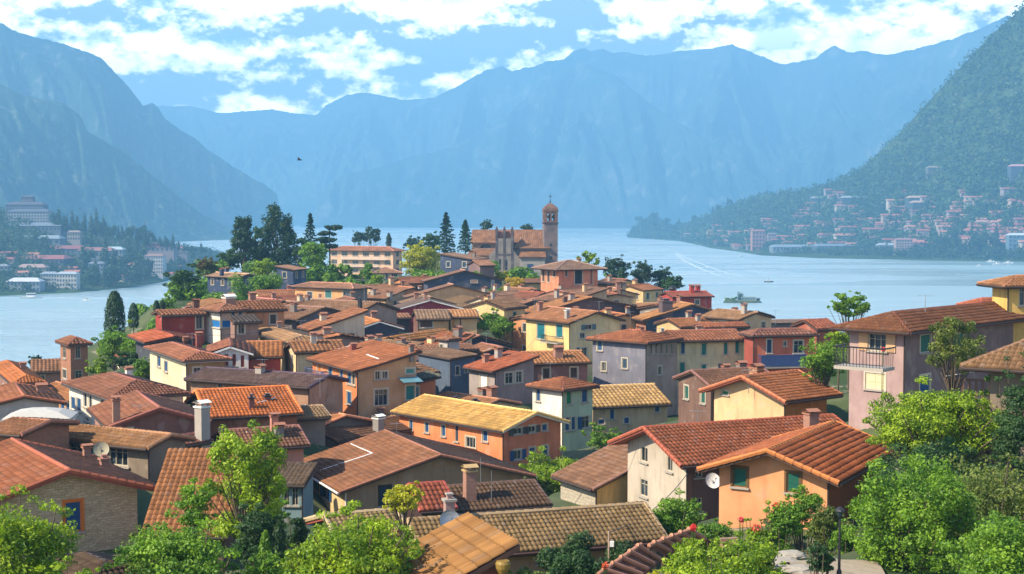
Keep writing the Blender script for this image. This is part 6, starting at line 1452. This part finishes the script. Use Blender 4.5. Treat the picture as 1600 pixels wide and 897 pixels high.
# ------------------------------------------------ boats, islet, bird
def boat_mesh(L, W_, hc):
    m = MB(); n = 8; rings = []
    for i in range(n+1):
        f = i/n; w = W_/2*math.sin(math.pi*min(1, .5+.0+f*.5)) if f > .5 else W_/2*(.85+.3*f); x = -L/2+L*f; sh = .9+.5*f*f
        rings.append([(x, -w, sh), (x, -w*.7, -.3), (x, w*.7, -.3), (x, w, sh)])
    for a, b in zip(rings[:-1], rings[1:]):
        for k_ in range(3): m.poly([a[k_], b[k_], b[k_+1], a[k_+1]])
        m.poly([a[3], b[3], b[0], a[0]])
    m.poly(rings[0]); return m
def boat(p, L, label, hullm, grp=None, yaw=0, mast=False):
    root = empty('boat', (p.x, p.y, 0), R(yaw)); tag(root, label, 'boat', grp); boat_mesh(L, L*.28, 1).build('hull', [hullm], root)
    m = MB(); m.box(-L*.22, -L*.09, 1.0, L*.14, L*.09, 1.0+L*.16); m.box(-L*.25, -L*.11, 1.0+L*.16, L*.17, L*.11, 1.06+L*.16); m.build('cabin', [WHITEP], root)
    m = MB(); m.box(-L*.2, -L*.092, 1.0+L*.08, L*.143, L*.092, 1.0+L*.13); m.build('cabin_window', [m_glass()], root)
    if mast: m = MB(); m.tube((0, 0, 1), (0, 0, 1+L*.5), .08); m.build('mast', [DARKMETAL], root)
    return root
pb = on_level(1201, 441, 0)
boat(pb, 8.5, 'small dark motorboat crossing the lake with a long wake', DARKMETAL, yaw=-12, mast=True)
FOAM = m_plain('wake_foam', (.46, .55, .59), .5)
def ribbon(pts, w0, w1, name='wake'):
    m = MB(); q = [on_level(x, y, .06) for x, y in pts]; n = len(q); Lf, Rt = [], []
    for i, p in enumerate(q):
        d = (q[min(i+1, n-1)]-q[max(i-1, 0)]); d.z = 0; d.normalize(); s = Vector((-d.y, d.x, 0)); w = w0+(w1-w0)*i/(n-1); Lf.append(p+s*w); Rt.append(p-s*w)
    for i in range(n-1): m.poly([Lf[i], Lf[i+1], Rt[i+1], Rt[i]])
    tag(m.build(name, [FOAM]), kind='structure')
ribbon([(1196, 441), (1170, 436), (1140, 428), (1110, 418), (1085, 408), (1066, 400), (1056, 395)], .35, 2.6)
ribbon([(1196, 442), (1160, 439), (1125, 431), (1095, 420), (1070, 408), (1056, 397)], .35, 2.6)
for i, (x, y, L, lab) in enumerate(((1139, 385, 22, 'white passenger boat moored near the ochre villa on the right shore'), (1168, 390, 20, 'white boat moored beside the tall salmon block'), (1270, 396, 12, 'white boat at the end of the long boathouse'), (1443, 400, 20, 'white boats moored by the quay below the pink block'),
        (1548, 409, 10, 'white motorboat in the marina, nearest to the quay trees'), (1560, 413, 13, 'white yacht in the marina at the right shore'), (1576, 411, 11, 'white boat beside the marina yacht'), (1531, 416, 8, 'little white boat left of the marina'), (1592, 404, 14, 'white boat at the right frame edge in the marina'),
        (50, 466, 17, 'white ferry boat off the low waterfront villa on the left shore'), (135, 470, 6, 'tiny white boat off the dark shore grove'), (1158, 401, 6, 'tiny white sailing speck in front of the salmon block'), (964, 366, 20, 'pale boat near the headland'))):
    boat(on_level(x, y, 0), L, lab, WHITEP, yaw=(i*37) % 24-12)
# islet with a low house, shaped like a long raft of green
pi_ = on_level(1160, 473, 0); root = empty('islet', (pi_.x, pi_.y, 0)); 
V = MB(); rg = np.random.RandomState(3); rings = []
for k_, (f, z) in enumerate(((1.0, -1.5), (.98, .5), (.9, 1.4), (.6, 1.8), (.05, 1.9))):
    rings.append([(13.5*f*math.cos(a)*(1+.06*rg.rand()), 4*f*math.sin(a)*(1+.1*rg.rand()), z) for a in np.linspace(0, 2*math.pi, 29)[:-1]])
for A_, B_ in zip(rings[:-1], rings[1:]):
    for i in range(28): j = (i+1) % 28; V.poly([A_[i], A_[j], B_[j], B_[i]])
V.poly(rings[-1]); bpy.data.objects.remove(root); o = V.build('islet', [M_GROUND]); o.location = (pi_.x, pi_.y, 0); tag(o, kind='structure')
k = pi_.y/FPX
def islet_bush(dx, z, w, h_, lab, col='green', kind='bush'):
    rr = np.random.RandomState(int(abs(dx)*10)+3); root = empty('bush' if kind == 'bush' else 'tree', (pi_.x+dx, pi_.y, 1.5)); tag(root, lab, 'bush' if kind == 'bush' else 'tree'); C = [(rr.uniform(-1, 1)*w*.35, rr.uniform(-.8, .8), rr.uniform(.2, .8)*h_) for _ in range(9)]
    crown_mesh('crown', leaf_cloud(C, [min(w, h_)*.32]*9, 700, .55, rr), m_leaf(*LG[col], 'leaves_'+col), root); t_ = MB(); t_.tube((0, 0, -.5), (0, 0, h_*.6), .15, .08); t_.build('trunk', [BARK], root)
islet_bush(-10.2, 1, 6, 2.2, 'lime bush at the left end of the islet', 'bright'); islet_bush(-6, 1, 6, 2.6, 'green bush in the left half of the islet', 'green'); islet_bush(-1.2, 3, 4.5, 6.2, 'dark tree standing on the islet', 'deep', 'tree'); islet_bush(11.2, 1, 3, 1.6, 'small bush at the right end of the islet', 'deep')
root = empty('islet_house', (pi_.x+4, pi_.y, 1.5)); tag(root, 'low grey green house on the lake islet', 'house'); m = MB(); m.box(-5, -1.8, -1, 5, 1.8, 2.4); m.build('wall', [m_plaster('#8ca49c')], root)
m = MB(); m.slab([(-5.4, -2.2, 2.5), (5.4, -2.2, 2.5), (5.4, 2.2, 2.9), (-5.4, 2.2, 2.9)], .2); m.build('roof', [m_plain('islet_roof', (.25, .32, .30), .8)], root)
for i in range(5): m = MB(); m.box(-4+i*2-.35, -1.86, .6, -4+i*2+.35, -1.75, 1.6); m.build('window', [m_glass()], root)
# bird
p = P(468, 250, 240); m = MB()
m.tube((-.45, 0, 0), (.1, 0, .02), .05, .12, 6); m.tube((.1, 0, .02), (.5, 0, 0), .12, .03, 6)
for s_ in (-1, 1): m.poly([(.15, 0, .05), (-.15, 0, .05), (-.35, s_*.5, .28), (.0, s_*.55, .3)]); m.poly([(0, s_*.55, .3), (-.35, s_*.5, .28), (-.45, s_*1.05, .12)])
o = m.build('bird', [DARKMETAL]); o.location = p; o.rotation_euler = (.3, 0, .3); tag(o, 'dark bird flying in front of the hazy valley', 'bird')
